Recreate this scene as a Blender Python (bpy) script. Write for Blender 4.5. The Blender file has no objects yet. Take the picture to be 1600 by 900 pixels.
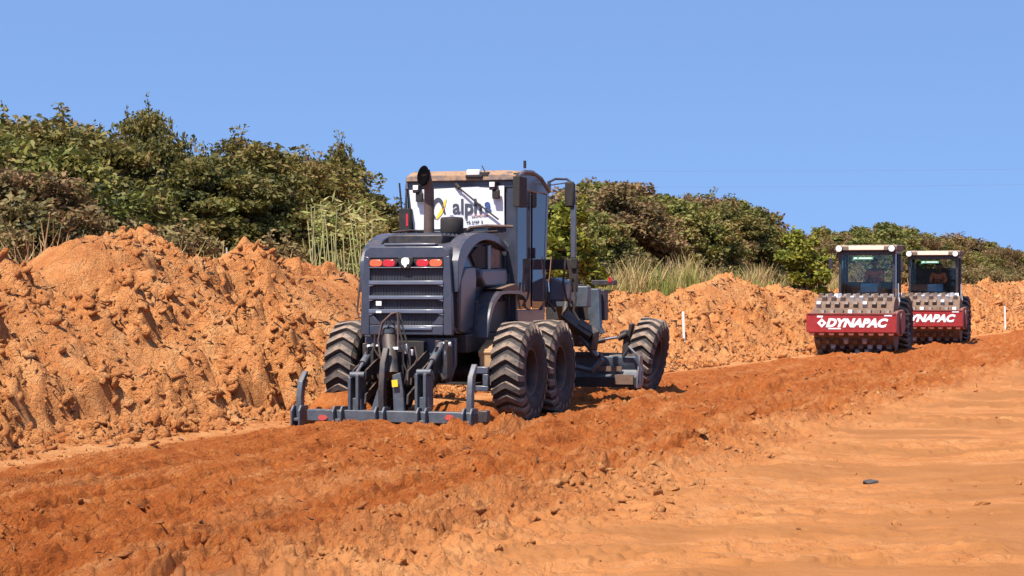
import bpy, math, random
import numpy as np
from mathutils import Vector, Matrix, Euler
R = math.radians
scn = bpy.context.scene
col = scn.collection
# ------------------------------------------------------------------ camera, sky, sun, exposure
EYE = 1.84
F = 3114.0                      # focal length in pixels of the 1600 px wide photograph
cam_d = bpy.data.cameras.new('camera'); cam = bpy.data.objects.new('camera', cam_d); col.objects.link(cam)
cam.location = (0, 0, EYE); cam.rotation_euler = (R(90), 0, 0)
cam_d.sensor_width = 36; cam_d.lens = 36*F/1600; cam_d.clip_end = 9000; cam_d.clip_start = .1
scn.camera = cam
scn.view_settings.view_transform = 'Standard'; scn.view_settings.look = 'None'
scn.view_settings.exposure = 0.80; scn.view_settings.gamma = 1
SUN_EL, SUN_AZ = R(60), R(-145)   # azimuth clockwise from +Y: behind the camera, to the left
w = bpy.data.worlds.new('World'); scn.world = w; w.use_nodes = True
nt = w.node_tree; nt.nodes.clear()
sky = nt.nodes.new('ShaderNodeTexSky'); sky.sky_type = 'NISHITA'; sky.sun_disc = False
sky.sun_elevation = SUN_EL; sky.sun_rotation = SUN_AZ
sky.altitude = 300; sky.air_density = 1.0; sky.dust_density = 0.3; sky.ozone_density = 3.0
tc = nt.nodes.new('ShaderNodeTexCoord'); mp = nt.nodes.new('ShaderNodeMapping'); mp.vector_type = 'POINT'
mp.inputs['Location'].default_value = (0, 0, .36)
nrm = nt.nodes.new('ShaderNodeVectorMath'); nrm.operation = 'NORMALIZE'
hs = nt.nodes.new('ShaderNodeHueSaturation'); hs.inputs['Saturation'].default_value = 1.0
bg = nt.nodes.new('ShaderNodeBackground'); bg.inputs['Strength'].default_value = 0.119
wo = nt.nodes.new('ShaderNodeOutputWorld')
nt.links.new(tc.outputs['Generated'], mp.inputs['Vector']); nt.links.new(mp.outputs[0], nrm.inputs[0])
nt.links.new(nrm.outputs[0], sky.inputs['Vector']); nt.links.new(sky.outputs[0], hs.inputs['Color'])
tint = nt.nodes.new('ShaderNodeVectorMath'); tint.operation = 'MULTIPLY'; tint.inputs[1].default_value = (1.06, 1.12, 1.19)
nt.links.new(hs.outputs[0], tint.inputs[0]); nt.links.new(tint.outputs[0], bg.inputs['Color']); nt.links.new(bg.outputs[0], wo.inputs['Surface'])
sl = bpy.data.lights.new('sun', 'SUN'); sl.energy = 5.0; sl.angle = R(.5); sl.color = (1, .95, .87)
so = bpy.data.objects.new('sun', sl); col.objects.link(so)
sdir = Vector((math.sin(SUN_AZ)*math.cos(SUN_EL), math.cos(SUN_AZ)*math.cos(SUN_EL), math.sin(SUN_EL)))
so.rotation_euler = sdir.to_track_quat('Z', 'Y').to_euler(); so.location = (-20, -20, 40)
scn.cycles.max_bounces = 6; scn.cycles.transparent_max_bounces = 12

# ------------------------------------------------------------------ materials
MT = {}
def mat(name, color, rough=.6, metal=0, dust=0, dustcol=(.42, .22, .10), nscale=4, var=.15, bump=0, bscale=60, spec=.5, coat=0):
    m = bpy.data.materials.new(name); m.use_nodes = True; n = m.node_tree; L = n.links
    b = n.nodes['Principled BSDF']; b.inputs['Roughness'].default_value = rough; b.inputs['Metallic'].default_value = metal
    b.inputs['Specular IOR Level'].default_value = spec
    if coat: b.inputs['Coat Weight'].default_value = coat; b.inputs['Coat Roughness'].default_value = .15
    tx = n.nodes.new('ShaderNodeTexCoord')
    no = n.nodes.new('ShaderNodeTexNoise'); no.inputs['Scale'].default_value = nscale; no.inputs['Detail'].default_value = 6
    no.inputs['Roughness'].default_value = .65
    L.new(tx.outputs['Object'], no.inputs['Vector'])
    r = n.nodes.new('ShaderNodeValToRGB'); r.color_ramp.elements[0].position = .3; r.color_ramp.elements[1].position = .7
    r.color_ramp.elements[0].color = (*[c*(1-var) for c in color], 1); r.color_ramp.elements[1].color = (*[min(1, c*(1+var)) for c in color], 1)
    L.new(no.outputs['Fac'], r.inputs['Fac']); out = r.outputs['Color']
    if dust:
        g = n.nodes.new('ShaderNodeNewGeometry'); sx = n.nodes.new('ShaderNodeSeparateXYZ'); L.new(g.outputs['True Normal'], sx.inputs[0])
        mr = n.nodes.new('ShaderNodeMapRange'); mr.inputs['From Min'].default_value = -.2; mr.inputs['From Max'].default_value = 1
        mr.inputs['To Min'].default_value = .07 if 'paint' in name or 'trim' in name else .18; mr.inputs['To Max'].default_value = 1.1
        L.new(sx.outputs['Z'], mr.inputs['Value'])
        n2 = n.nodes.new('ShaderNodeTexNoise'); n2.inputs['Scale'].default_value = 9; n2.inputs['Detail'].default_value = 8; n2.inputs['Roughness'].default_value = .7
        L.new(tx.outputs['Object'], n2.inputs['Vector'])
        m2 = n.nodes.new('ShaderNodeMapRange'); m2.inputs['From Min'].default_value = .35; m2.inputs['From Max'].default_value = .65
        L.new(n2.outputs['Fac'], m2.inputs['Value'])
        mu = n.nodes.new('ShaderNodeMath'); mu.operation = 'MULTIPLY'; L.new(mr.outputs[0], mu.inputs[0]); L.new(m2.outputs[0], mu.inputs[1])
        m3 = n.nodes.new('ShaderNodeMath'); m3.operation = 'MULTIPLY'; m3.use_clamp = True; m3.inputs[1].default_value = dust; L.new(mu.outputs[0], m3.inputs[0])
        mx = n.nodes.new('ShaderNodeMix'); mx.data_type = 'RGBA'; L.new(m3.outputs[0], mx.inputs[0]); L.new(out, mx.inputs[6]); mx.inputs[7].default_value = (*dustcol, 1)
        out = mx.outputs[2]
        rr = n.nodes.new('ShaderNodeMapRange'); rr.inputs['To Min'].default_value = rough; rr.inputs['To Max'].default_value = .95
        L.new(m3.outputs[0], rr.inputs['Value']); L.new(rr.outputs[0], b.inputs['Roughness'])
    L.new(out, b.inputs['Base Color'])
    if bump:
        nb = n.nodes.new('ShaderNodeTexNoise'); nb.inputs['Scale'].default_value = bscale; nb.inputs['Detail'].default_value = 5
        L.new(tx.outputs['Object'], nb.inputs['Vector'])
        bp = n.nodes.new('ShaderNodeBump'); bp.inputs['Strength'].default_value = bump; bp.inputs['Distance'].default_value = .01
        L.new(nb.outputs['Fac'], bp.inputs['Height']); L.new(bp.outputs[0], b.inputs['Normal'])
    MT[name] = m; return m
DUST = (.38, .205, .10)
mat('charcoal_paint', (.021, .030, .046), .34, 0, .22, DUST, var=.15, coat=.4)
mat('grey_trim', (.055, .070, .10), .4, 0, .3, DUST, var=.12, coat=.2)
mat('dusty_roof', (.05, .05, .06), .6, 0, 2.4, (.30, .175, .10), var=.1)
mat('dusty_tan', (.38, .22, .10), .7, 0, 1, DUST, var=.2)
mat('grille_paint', (.10, .12, .165), .38, 0, .15, DUST, var=.1, coat=.3)
mat('frame_paint', (.034, .045, .068), .34, 0, .2, DUST, var=.15, coat=.4)
mat('grille_black', (.020, .024, .034), .5, 0, .1, DUST, var=.5, nscale=6)
mat('ripper_steel', (.048, .070, .092), .42, .0, .3, DUST, nscale=7, var=.25, bump=.2)
mat('dark_steel', (.014, .016, .020), .5, 0, .3, DUST, var=.3)
mat('black_rubber', (.016, .016, .017), .75, 0, .25, DUST)
mat('matt_black', (.010, .010, .012), .8, 0, .15, DUST)
mat('tyre_rubber', (.014, .014, .016), .85, 0, .28, (.20, .13, .085), nscale=9, var=.3, bump=.3, bscale=40)
mat('lug_rubber', (.060, .058, .056), .9, 0, 1.7, (.27, .185, .13), nscale=11, var=.3, bump=.3, bscale=40)
mat('rim_dark', (.012, .012, .016), .6, 0, .35, DUST)
mat('exhaust_rust', (.095, .065, .058), .7, .3, .4, DUST, var=.35)
mat('chrome', (.75, .75, .78), .15, 1.0, .1, DUST, var=.03)
mat('white_paint', (.78, .78, .78), .5, 0, .1, DUST, var=.03)
mat('banner_white', (.66, .66, .68), .55, var=.02)
mat('ink_grey', (.05, .055, .075), .6, var=.05)
mat('ink_blue', (.03, .07, .22), .6, var=.05)
mat('ink_yellow', (.80, .55, .06), .6, var=.05)
mat('ink_red', (.4, .1, .08), .6, var=.05)
mat('orange_lens', (.85, .12, .035), .2, var=.15, nscale=30, coat=.5)
mat('red_lens', (.50, .015, .02), .2, var=.15, nscale=30, coat=.5)
mat('clear_lens', (.85, .84, .78), .15, var=.05, coat=.6)
mat('tag_yellow', (.75, .50, .03), .5, var=.1)
mat('red_mark', (.45, .06, .05), .6, var=.3, nscale=40)
mat('roller_red', (.27, .010, .014), .38, 0, .35, (.45, .2, .12), var=.12, coat=.3)
mat('roller_side', (.19, .028, .024), .6, 0, .9, (.26, .15, .09), var=.3)
mat('drum_soil', (.13, .08, .055), .9, 0, .8, (.22, .13, .08), nscale=12, var=.35, bump=.5)
mat('pad_steel', (.13, .10, .09), .55, .2, .7, (.26, .16, .10), nscale=14, var=.5)
mat('pad_worn', (.42, .42, .44), .45, .3, .2, DUST, nscale=14, var=.3)
mat('cream_panel', (.72, .62, .47), .6, 0, .3, DUST, var=.05)
mat('roof_tan', (.10, .075, .065), .8, 0, .9, (.42, .28, .17), var=.2)
mat('cab_black', (.014, .015, .022), .4, 0, .3, DUST)
mat('console_blue', (.12, .33, .50), .5, var=.3)
mat('sticker_green', (.10, .36, .20), .5, var=.1)
mat('seat_black', (.012, .012, .014), .8)
mat('skin', (.10, .045, .025), .55, var=.08)
mat('skin_hand', (.28, .14, .08), .55, var=.08)
mat('shirt_rust', (.50, .14, .06), .85, var=.15)
mat('trousers', (.02, .03, .06), .85, var=.15)
mat('cap_black', (.02, .015, .018), .8, var=.1)
mat('glove_yellow', (.40, .33, .08), .7, var=.1)
mat('stake_white', (.80, .78, .74), .7, var=.08, nscale=20)
mat('stone_grey', (.055, .045, .042), .8, var=.4, nscale=12, bump=.5, bscale=20)
mat('void_black', (.002, .002, .003), .95, var=.01, spec=.05)
mat('wire_grey', (.10, .12, .16), .5)
mat('bark', (.13, .10, .075), .9, var=.35, nscale=14, bump=.5, bscale=40)
mat('pale_bark', (.42, .36, .29), .9, var=.25, nscale=14)
mat('cane', (.34, .33, .13), .7, var=.5, nscale=3)
mat('hedge_soil', (.25, .12, .06), .95)

def glass(name, tint, trans=.6, ior=1.5, rough=.02, film=(.03, .035, .04)):
    m = bpy.data.materials.new(name); m.use_nodes = True; n = m.node_tree; n.nodes.clear(); L = n.links
    t = n.nodes.new('ShaderNodeBsdfTransparent'); t.inputs[0].default_value = (*tint, 1)
    d = n.nodes.new('ShaderNodeBsdfDiffuse'); d.inputs[0].default_value = (*film, 1)
    x1 = n.nodes.new('ShaderNodeMixShader'); x1.inputs[0].default_value = trans; L.new(d.outputs[0], x1.inputs[1]); L.new(t.outputs[0], x1.inputs[2])
    g = n.nodes.new('ShaderNodeBsdfGlossy'); g.inputs['Roughness'].default_value = rough
    f = n.nodes.new('ShaderNodeFresnel'); f.inputs[0].default_value = ior
    x2 = n.nodes.new('ShaderNodeMixShader'); L.new(f.outputs[0], x2.inputs[0]); L.new(x1.outputs[0], x2.inputs[1]); L.new(g.outputs[0], x2.inputs[2])
    o = n.nodes.new('ShaderNodeOutputMaterial'); L.new(x2.outputs[0], o.inputs[0]); MT[name] = m; return m
glass('tinted_glass', (.25, .30, .28), .35, 1.85, .04, (.075, .07, .085))
glass('clear_glass', (.90, .95, .93), .95, 1.35)

def leaf_mat(name, cols, trans=.25):
    m = bpy.data.materials.new(name); m.use_nodes = True; n = m.node_tree; L = n.links
    b = n.nodes['Principled BSDF']; b.inputs['Roughness'].default_value = .6; b.inputs['Specular IOR Level'].default_value = .25
    g = n.nodes.new('ShaderNodeNewGeometry'); oi = n.nodes.new('ShaderNodeObjectInfo')
    tx = n.nodes.new('ShaderNodeTexCoord'); no = n.nodes.new('ShaderNodeTexNoise'); no.inputs['Scale'].default_value = 1.3; no.inputs['Detail'].default_value = 3
    L.new(tx.outputs['Object'], no.inputs['Vector'])
    a = n.nodes.new('ShaderNodeMath'); a.operation = 'MULTIPLY_ADD'; a.inputs[1].default_value = .45; L.new(g.outputs['Random Per Island'], a.inputs[0])
    n1 = n.nodes.new('ShaderNodeMath'); n1.operation = 'MULTIPLY_ADD'; n1.inputs[1].default_value = 1.5; n1.inputs[2].default_value = -.52; L.new(no.outputs['Fac'], n1.inputs[0])
    L.new(n1.outputs[0], a.inputs[2])
    a2 = n.nodes.new('ShaderNodeMath'); a2.operation = 'MULTIPLY_ADD'; a2.inputs[1].default_value = .30; a2.use_clamp = True
    L.new(oi.outputs['Random'], a2.inputs[0]); L.new(a.outputs[0], a2.inputs[2])
    r = n.nodes.new('ShaderNodeValToRGB'); cr = r.color_ramp
    while len(cr.elements) < len(cols): cr.elements.new(.5)
    for i, c in enumerate(cols): cr.elements[i].position = .1+.85*i/(len(cols)-1); cr.elements[i].color = (*c, 1)
    L.new(a2.outputs[0], r.inputs['Fac']); L.new(r.outputs[0], b.inputs['Base Color'])
    t = n.nodes.new('ShaderNodeBsdfTranslucent'); L.new(r.outputs[0], t.inputs[0])
    mx = n.nodes.new('ShaderNodeMixShader'); mx.inputs[0].default_value = trans
    L.new(b.outputs[0], mx.inputs[1]); L.new(t.outputs[0], mx.inputs[2]); L.new(mx.outputs[0], n.nodes['Material Output'].inputs[0])
    MT[name] = m
leaf_mat('leaf_dark', [(.035, .042, .012), (.066, .066, .016), (.12, .105, .024), (.19, .15, .034), (.22, .13, .045)])
leaf_mat('leaf_olive', [(.045, .055, .014), (.09, .10, .02), (.16, .16, .035), (.22, .19, .045), (.26, .17, .06)])
leaf_mat('leaf_brown', [(.05, .05, .02), (.10, .09, .03), (.17, .14, .045), (.25, .18, .07), (.29, .18, .08)])
leaf_mat('leaf_rusty', [(.055, .05, .02), (.12, .085, .03), (.20, .13, .05), (.27, .14, .07), (.16, .15, .03)])
leaf_mat('leaf_yellow', [(.07, .09, .015), (.14, .16, .02), (.24, .23, .03), (.34, .27, .04)])
leaf_mat('grass_dry', [(.26, .22, .07), (.42, .33, .12), (.52, .37, .17), (.55, .33, .17)])
leaf_mat('grass_green', [(.11, .15, .03), (.20, .24, .05), (.32, .31, .09), (.42, .34, .14)])

def soil_mat(name):
    m = bpy.data.materials.new(name); m.use_nodes = True; n = m.node_tree; L = n.links
    b = n.nodes['Principled BSDF']; b.inputs['Roughness'].default_value = .95; b.inputs['Specular IOR Level'].default_value = .1
    tx = n.nodes.new('ShaderNodeTexCoord')
    def noise(sc, det=8, ro=.6, vec=None, lac=2.1):
        q = n.nodes.new('ShaderNodeTexNoise'); q.inputs['Scale'].default_value = sc; q.inputs['Detail'].default_value = det
        q.inputs['Roughness'].default_value = ro; q.inputs['Lacunarity'].default_value = lac
        L.new(vec or tx.outputs['Object'], q.inputs['Vector']); return q.outputs['Fac']
    def ramp(fac, stops):
        r = n.nodes.new('ShaderNodeValToRGB'); cr = r.color_ramp
        while len(cr.elements) < len(stops): cr.elements.new(.5)
        for e, (p, c) in zip(cr.elements, stops): e.position = p; e.color = (*c, 1)
        L.new(fac, r.inputs['Fac']); return r.outputs['Color']
    def mix(f, a, c, mode='MIX'):
        x = n.nodes.new('ShaderNodeMix'); x.data_type = 'RGBA'; x.blend_type = mode
        if isinstance(f, float): x.inputs[0].default_value = f
        else: L.new(f, x.inputs[0])
        L.new(a, x.inputs[6]); L.new(c, x.inputs[7]); return x.outputs[2]
    at = n.nodes.new('ShaderNodeAttribute'); at.attribute_name = 'damp'
    ac = n.nodes.new('ShaderNodeAttribute'); ac.attribute_name = 'compact'
    dry = ramp(noise(2.2, 10, .7), [(.28, (.48, .165, .050)), (.5, (.62, .260, .090)), (.72, (.72, .37, .155))])
    wet = ramp(noise(3.5, 10, .7), [(.28, (.31, .070, .014)), (.5, (.44, .118, .025)), (.72, (.57, .20, .055))])
    flat = ramp(noise(1.2, 8, .6), [(.3, (.255, .098, .029)), (.7, (.31, .128, .044))])
    # streaks drawn out along the road
    ro_ = n.nodes.new('ShaderNodeMapping'); ro_.inputs['Rotation'].default_value = (0, 0, R(21.5)); L.new(tx.outputs['Object'], ro_.inputs['Vector'])
    rot = n.nodes.new('ShaderNodeMapping'); rot.inputs['Scale'].default_value = (2.6, .16, 1); L.new(ro_.outputs[0], rot.inputs['Vector'])
    st = noise(1.0, 7, .65, rot.outputs[0])
    mw = n.nodes.new('ShaderNodeMath'); mw.operation = 'MULTIPLY_ADD'; mw.inputs[1].default_value = 4.2; mw.inputs[2].default_value = -1.98
    L.new(st, mw.inputs[0])
    ad = n.nodes.new('ShaderNodeMath'); ad.operation = 'ADD'; ad.use_clamp = True; L.new(at.outputs['Fac'], ad.inputs[0])
    m5 = n.nodes.new('ShaderNodeMath'); m5.operation = 'MULTIPLY'; L.new(mw.outputs[0], m5.inputs[0]); L.new(at.outputs['Fac'], m5.inputs[1])
    L.new(m5.outputs[0], ad.inputs[1])
    c1 = mix(ad.outputs[0], dry, wet)
    c2 = mix(ac.outputs['Fac'], c1, flat)
    sp = ramp(noise(26, 6, .75), [(.30, (.62, .55, .50)), (.44, (1, 1, 1)), (.62, (1, 1, 1)), (.75, (1.25, 1.2, 1.1))])
    c3 = mix(.8, c2, sp, 'MULTIPLY')
    L.new(c3, b.inputs['Base Color'])
    v = n.nodes.new('ShaderNodeTexVoronoi'); v.inputs['Scale'].default_value = 6.5; v.feature = 'DISTANCE_TO_EDGE'
    wn = n.nodes.new('ShaderNodeTexNoise'); wn.inputs['Scale'].default_value = 5; wn.inputs['Detail'].default_value = 4; L.new(tx.outputs['Object'], wn.inputs['Vector'])
    wa = n.nodes.new('ShaderNodeVectorMath'); wa.operation = 'MULTIPLY_ADD'; wa.inputs[1].default_value = (.45, .45, .45); L.new(wn.outputs['Color'], wa.inputs[0]); L.new(tx.outputs['Object'], wa.inputs[2]); L.new(wa.outputs[0], v.inputs['Vector'])
    ve = n.nodes.new('ShaderNodeMapRange'); ve.inputs['From Max'].default_value = .13; L.new(v.outputs['Distance'], ve.inputs['Value'])
    h1 = noise(7, 10, .72); hm = n.nodes.new('ShaderNodeMath'); hm.operation = 'MULTIPLY_ADD'; hm.inputs[1].default_value = .30
    cm = n.nodes.new('ShaderNodeMapRange'); cm.inputs['From Max'].default_value = .6; cm.inputs['To Min'].default_value = .15; cm.inputs['To Max'].default_value = .07; L.new(at.outputs['Fac'], cm.inputs['Value'])
    L.new(cm.outputs[0], hm.inputs[1])
    ro2 = n.nodes.new('ShaderNodeMapping'); ro2.inputs['Scale'].default_value = (14, 1.3, 1); L.new(ro_.outputs[0], ro2.inputs['Vector'])
    s2 = noise(1.0, 6, .62, ro2.outputs[0]); sm_ = n.nodes.new('ShaderNodeMath'); sm_.operation = 'MULTIPLY_ADD'; L.new(s2, sm_.inputs[0]); L.new(at.outputs['Fac'], sm_.inputs[1]); L.new(h1, sm_.inputs[2])
    L.new(ve.outputs[0], hm.inputs[0]); L.new(sm_.outputs[0], hm.inputs[2])
    bs = n.nodes.new('ShaderNodeMapRange'); bs.inputs['To Min'].default_value = 1.0; bs.inputs['To Max'].default_value = .25
    L.new(ac.outputs['Fac'], bs.inputs['Value'])
    bp = n.nodes.new('ShaderNodeBump'); bp.inputs['Distance'].default_value = .13; L.new(bs.outputs[0], bp.inputs['Strength'])
    L.new(hm.outputs[0], bp.inputs['Height']); L.new(bp.outputs[0], b.inputs['Normal'])
    MT[name] = m
soil_mat('red_soil')

# ------------------------------------------------------------------ mesh helpers
def tag(o, label=None, cat=None, group=None, kind=None):
    if label: o['label'] = label
    if cat: o['category'] = cat
    if group: o['group'] = group
    if kind: o['kind'] = kind
    return o
def empty(name, loc=(0, 0, 0), rz=0, label=None, cat=None, group=None):
    o = bpy.data.objects.new(name, None); col.objects.link(o); o.location = loc; o.rotation_euler = (0, 0, rz); o.empty_display_size = .3
    return tag(o, label, cat, group)
def kids(o): return [c for c in o.children]
def copy_tree(o, parent=None):
    c = o.copy(); col.objects.link(c)
    if parent: c.parent = parent
    for ch in list(o.children): copy_tree(ch, c)
    return c
def np_mesh(name, V, Fq, mname, smooth=False, attrs=None):
    """V (n,3), Fq (m,k) of constant size"""
    me = bpy.data.meshes.new(name); V = np.ascontiguousarray(V, dtype=np.float32); Fq = np.ascontiguousarray(Fq, dtype=np.int32)
    k = Fq.shape[1]
    me.vertices.add(len(V)); me.vertices.foreach_set('co', V.ravel())
    me.loops.add(Fq.size); me.loops.foreach_set('vertex_index', Fq.ravel())
    me.polygons.add(len(Fq)); me.polygons.foreach_set('loop_start', np.arange(0, Fq.size, k, dtype=np.int32))
    if smooth: me.polygons.foreach_set('use_smooth', np.ones(len(Fq), dtype=bool))
    me.update(calc_edges=True)
    for an, av in (attrs or {}).items():
        a = me.attributes.new(an, 'FLOAT', 'POINT'); a.data.foreach_set('value', np.ascontiguousarray(av, dtype=np.float32))
    me.materials.append(MT[mname]); return me
def link(name, me, parent=None, loc=None, rot=None):
    o = bpy.data.objects.new(name, me); col.objects.link(o)
    if parent: o.parent = parent
    if loc is not None: o.location = loc
    if rot is not None: o.rotation_euler = rot
    return o

class MB:
    def __init__(s): s.v = []; s.f = []
    def add(s, V, Fs):
        b = len(s.v); s.v += [tuple(p) for p in V]; s.f += [tuple(i+b for i in f) for f in Fs]; return s
    def box(s, c, d, rot=None, taper=1.0):
        hx, hy, hz = d[0]/2, d[1]/2, d[2]/2
        P = [Vector((x*hx*(taper if z > 0 else 1), y*hy*(taper if z > 0 else 1), z*hz)) for z in (-1, 1) for y in (-1, 1) for x in (-1, 1)]
        if rot: m = Euler(rot).to_matrix(); P = [m @ p for p in P]
        P = [p+Vector(c) for p in P]
        return s.add(P, [(0, 2, 3, 1), (4, 5, 7, 6), (0, 1, 5, 4), (2, 6, 7, 3), (0, 4, 6, 2), (1, 3, 7, 5)])
    def bb(s, a, b):
        return s.box([(a[i]+b[i])/2 for i in range(3)], [abs(b[i]-a[i]) for i in range(3)])
    def prism(s, pts, axis, a, b):
        """2D outline extruded along axis from a to b; pts in the two remaining axes order (x,y,z minus axis)"""
        def mk(p, t): q = [p[0], p[1]]; q.insert(axis, t); return tuple(q)
        n = len(pts); V = [mk(p, a) for p in pts]+[mk(p, b) for p in pts]
        ar = sum(pts[i][0]*pts[(i+1) % n][1]-pts[(i+1) % n][0]*pts[i][1] for i in range(n))
        if axis == 1: ar = -ar
        flip = (ar < 0) != (b < a)
        Fs = [tuple(range(n-1, -1, -1)), tuple(range(n, 2*n))]+[(i, (i+1) % n, (i+1) % n+n, i+n) for i in range(n)]
        if flip: Fs = [f[::-1] for f in Fs]
        return s.add(V, Fs)
    def tube(s, pts, r, seg=8, cap=True):
        pts = [Vector(p) for p in pts]; n = len(pts); rs = r if isinstance(r, (list, tuple)) else [r]*n
        V = []; up = None
        for i, p in enumerate(pts):
            d = (pts[min(i+1, n-1)]-pts[max(i-1, 0)]).normalized()
            if up is None: up = Vector((0, 0, 1)) if abs(d.z) < .9 else Vector((1, 0, 0))
            a = d.cross(up)
            if a.length < 1e-4: a = d.cross(Vector((0, 1, 0)))
            a.normalize(); bvec = a.cross(d).normalized(); up = bvec
            V += [p+(a*math.cos(t)+bvec*math.sin(t))*rs[i] for t in [2*math.pi*k/seg for k in range(seg)]]
        Fs = [(i*seg+k, i*seg+(k+1) % seg, (i+1)*seg+(k+1) % seg, (i+1)*seg+k) for i in range(n-1) for k in range(seg)]
        if cap: Fs += [tuple(range(seg-1, -1, -1)), tuple(range((n-1)*seg, n*seg))]
        return s.add(V, Fs)
    def cyl(s, a, b, r, r2=None, seg=14): return s.tube([a, b], [r, r if r2 is None else r2], seg)
    def lathe(s, prof, seg=32, c=(0, 0, 0), axis=0):
        V = []; n = len(prof)
        for k in range(seg):
            t = 2*math.pi*k/seg
            for a, r in prof:
                p = [r*math.cos(t), r*math.sin(t)]; p.insert(axis, a); V.append((p[0]+c[0], p[1]+c[1], p[2]+c[2]))
        Fs = [(k*n+i, ((k+1) % seg)*n+i, ((k+1) % seg)*n+i+1, k*n+i+1) for k in range(seg) for i in range(n-1)]
        return s.add(V, Fs)
    def loft(s, rings, cap=True):
        n = len(rings[0]); V = [p for r in rings for p in r]
        Fs = [(i*n+k, i*n+(k+1) % n, (i+1)*n+(k+1) % n, (i+1)*n+k) for i in range(len(rings)-1) for k in range(n)]
        if cap: Fs += [tuple(range(n-1, -1, -1)), tuple(range((len(rings)-1)*n, len(rings)*n))]
        return s.add(V, Fs)
    def mesh(s, name, m, smooth=False):
        me = bpy.data.meshes.new(name); me.from_pydata(s.v, [], s.f); me.validate()
        import bmesh
        b = bmesh.new(); b.from_mesh(me); bmesh.ops.recalc_face_normals(b, faces=b.faces); b.to_mesh(me); b.free()
        for mm in ([m] if isinstance(m, str) else m): me.materials.append(MT[mm])
        if smooth: me.shade_smooth(); me.set_sharp_from_angle(angle=R(38))
        return me
    def build(s, name, m, parent=None, bevel=0, smooth=False, loc=None, rot=None, label=None):
        me = s.mesh(name, m, smooth or bevel > 0); o = link(name, me, parent, loc, rot)
        if bevel:
            md = o.modifiers.new('bevel', 'BEVEL'); md.width = bevel; md.segments = 2; md.limit_method = 'ANGLE'; md.angle_limit = R(35)
        if label: o['label'] = label
        return o
def text(body, size, m, parent, loc, rot, name='lettering', shear=0, off=0, ext=.004, sx=1, align='CENTER'):
    c = bpy.data.curves.new(name, 'FONT'); c.body = body; c.size = size; c.shear = shear; c.offset = off; c.extrude = ext; c.align_x = align; c.resolution_u = 3
    c.materials.append(MT[m]); o = bpy.data.objects.new(name, c); col.objects.link(o); o.parent = parent; o.location = loc; o.rotation_euler = rot; o.scale = (sx, 1, 1)
    bpy.context.view_layer.update()
    me = bpy.data.meshes.new_from_object(o.evaluated_get(bpy.context.evaluated_depsgraph_get()))
    bpy.data.objects.remove(o); n_ = link(name, me, parent, loc, rot); n_.scale = (sx, 1, 1)
    return n_

class Frame:
    """local frame of a machine: x to its right, y along it, seen from the road; P() measures its survey points"""
    def __init__(s, ox, oy, psi): s.ox, s.oy, s.c, s.s = ox, oy, math.cos(psi), math.sin(psi); s.psi = psi
    def P(s, u, v, y=None, x=None):
        k = (u-800)/F
        if y is not None:       # ox + x c + y s = k (oy - x s + y c)
            xx = (k*(s.oy+y*s.c)-s.ox-y*s.s)/(s.c+k*s.s); yy = y
        else:
            xx = x; yy = (k*(s.oy-x*s.s)-s.ox-x*s.c)/(s.s-k*s.c)
        Y = s.oy-xx*s.s+yy*s.c
        return (xx, yy, EYE-(v-449)*Y/F)
    def root(s, name, z=0, **k): return empty(name, (s.ox, s.oy, z), -s.psi, **k)

# ------------------------------------------------------------------ terrain
def h2(ix, iy, seed):
    n = (ix.astype(np.int64)*374761393+iy.astype(np.int64)*668265263+seed*974634777) & 0xffffffff
    n = ((n ^ (n >> 13))*1274126177) & 0xffffffff
    return ((n ^ (n >> 16)) & 0xffffff)/float(0xffffff)
def vn(x, y, seed=0):
    ix = np.floor(x); iy = np.floor(y); fx = x-ix; fy = y-iy
    fx = fx*fx*fx*(fx*(fx*6-15)+10); fy = fy*fy*fy*(fy*(fy*6-15)+10)
    a = h2(ix, iy, seed); b = h2(ix+1, iy, seed); c = h2(ix, iy+1, seed); d = h2(ix+1, iy+1, seed)
    return (a+(b-a)*fx)+((c+(d-c)*fx)-(a+(b-a)*fx))*fy-.5
def fbm(x, y, o=4, seed=0, g=.5):
    s = 0; a = 1
    for i in range(o): s = s+a*vn(x*2**i+17*i, y*2**i-9*i, seed+i); a *= g
    return s
def worley(x, y, seed=0):
    """lumps: for each point the tallest of the faceted clods standing in the 3x3 neighbouring cells, 0..1"""
    ix = np.floor(x); iy = np.floor(y); best = np.zeros_like(x)
    for dx in (-1, 0, 1):
        for dy in (-1, 0, 1):
            cx = ix+dx; cy = iy+dy
            px = cx+h2(cx, cy, seed); py = cy+h2(cx, cy, seed+7); r = .25+.6*h2(cx, cy, seed+13)**1.6
            ang = h2(cx, cy, seed+21)*6.283; ddx = x-px; ddy = y-py
            ex = np.abs(ddx*np.cos(ang)+ddy*np.sin(ang)); ey = np.abs(-ddx*np.sin(ang)+ddy*np.cos(ang))*1.45
            d = (np.maximum(ex, ey)*.85+np.sqrt(ex*ex+ey*ey)*.15)/r; tl = (h2(cx, cy, seed+31)-.5)*1.3*ddx+(h2(cx, cy, seed+37)-.5)*1.3*ddy
            best = np.maximum(best, np.clip((1-d)*3.2, 0, 1)*(r*.85+tl))
    return best
def sst(a, b, x): t = np.clip((x-a)/(b-a), 0, 1); return t*t*(3-2*t)
def edge_x(Y): Yc = np.maximum(Y, -5.); return -18.07+.47*Y+5.1*np.exp(-(Yc-10)/30)-(Y-Yc)*.28
def edge_s(Y): Yc = np.maximum(Y, -5.); return .47-.17*np.exp(-(Yc-10)/30)
def edge_m(X, Y): return (edge_x(Y)-X)/np.sqrt(1+edge_s(Y)**2)
def along(Y): return Y*1.08
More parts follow.
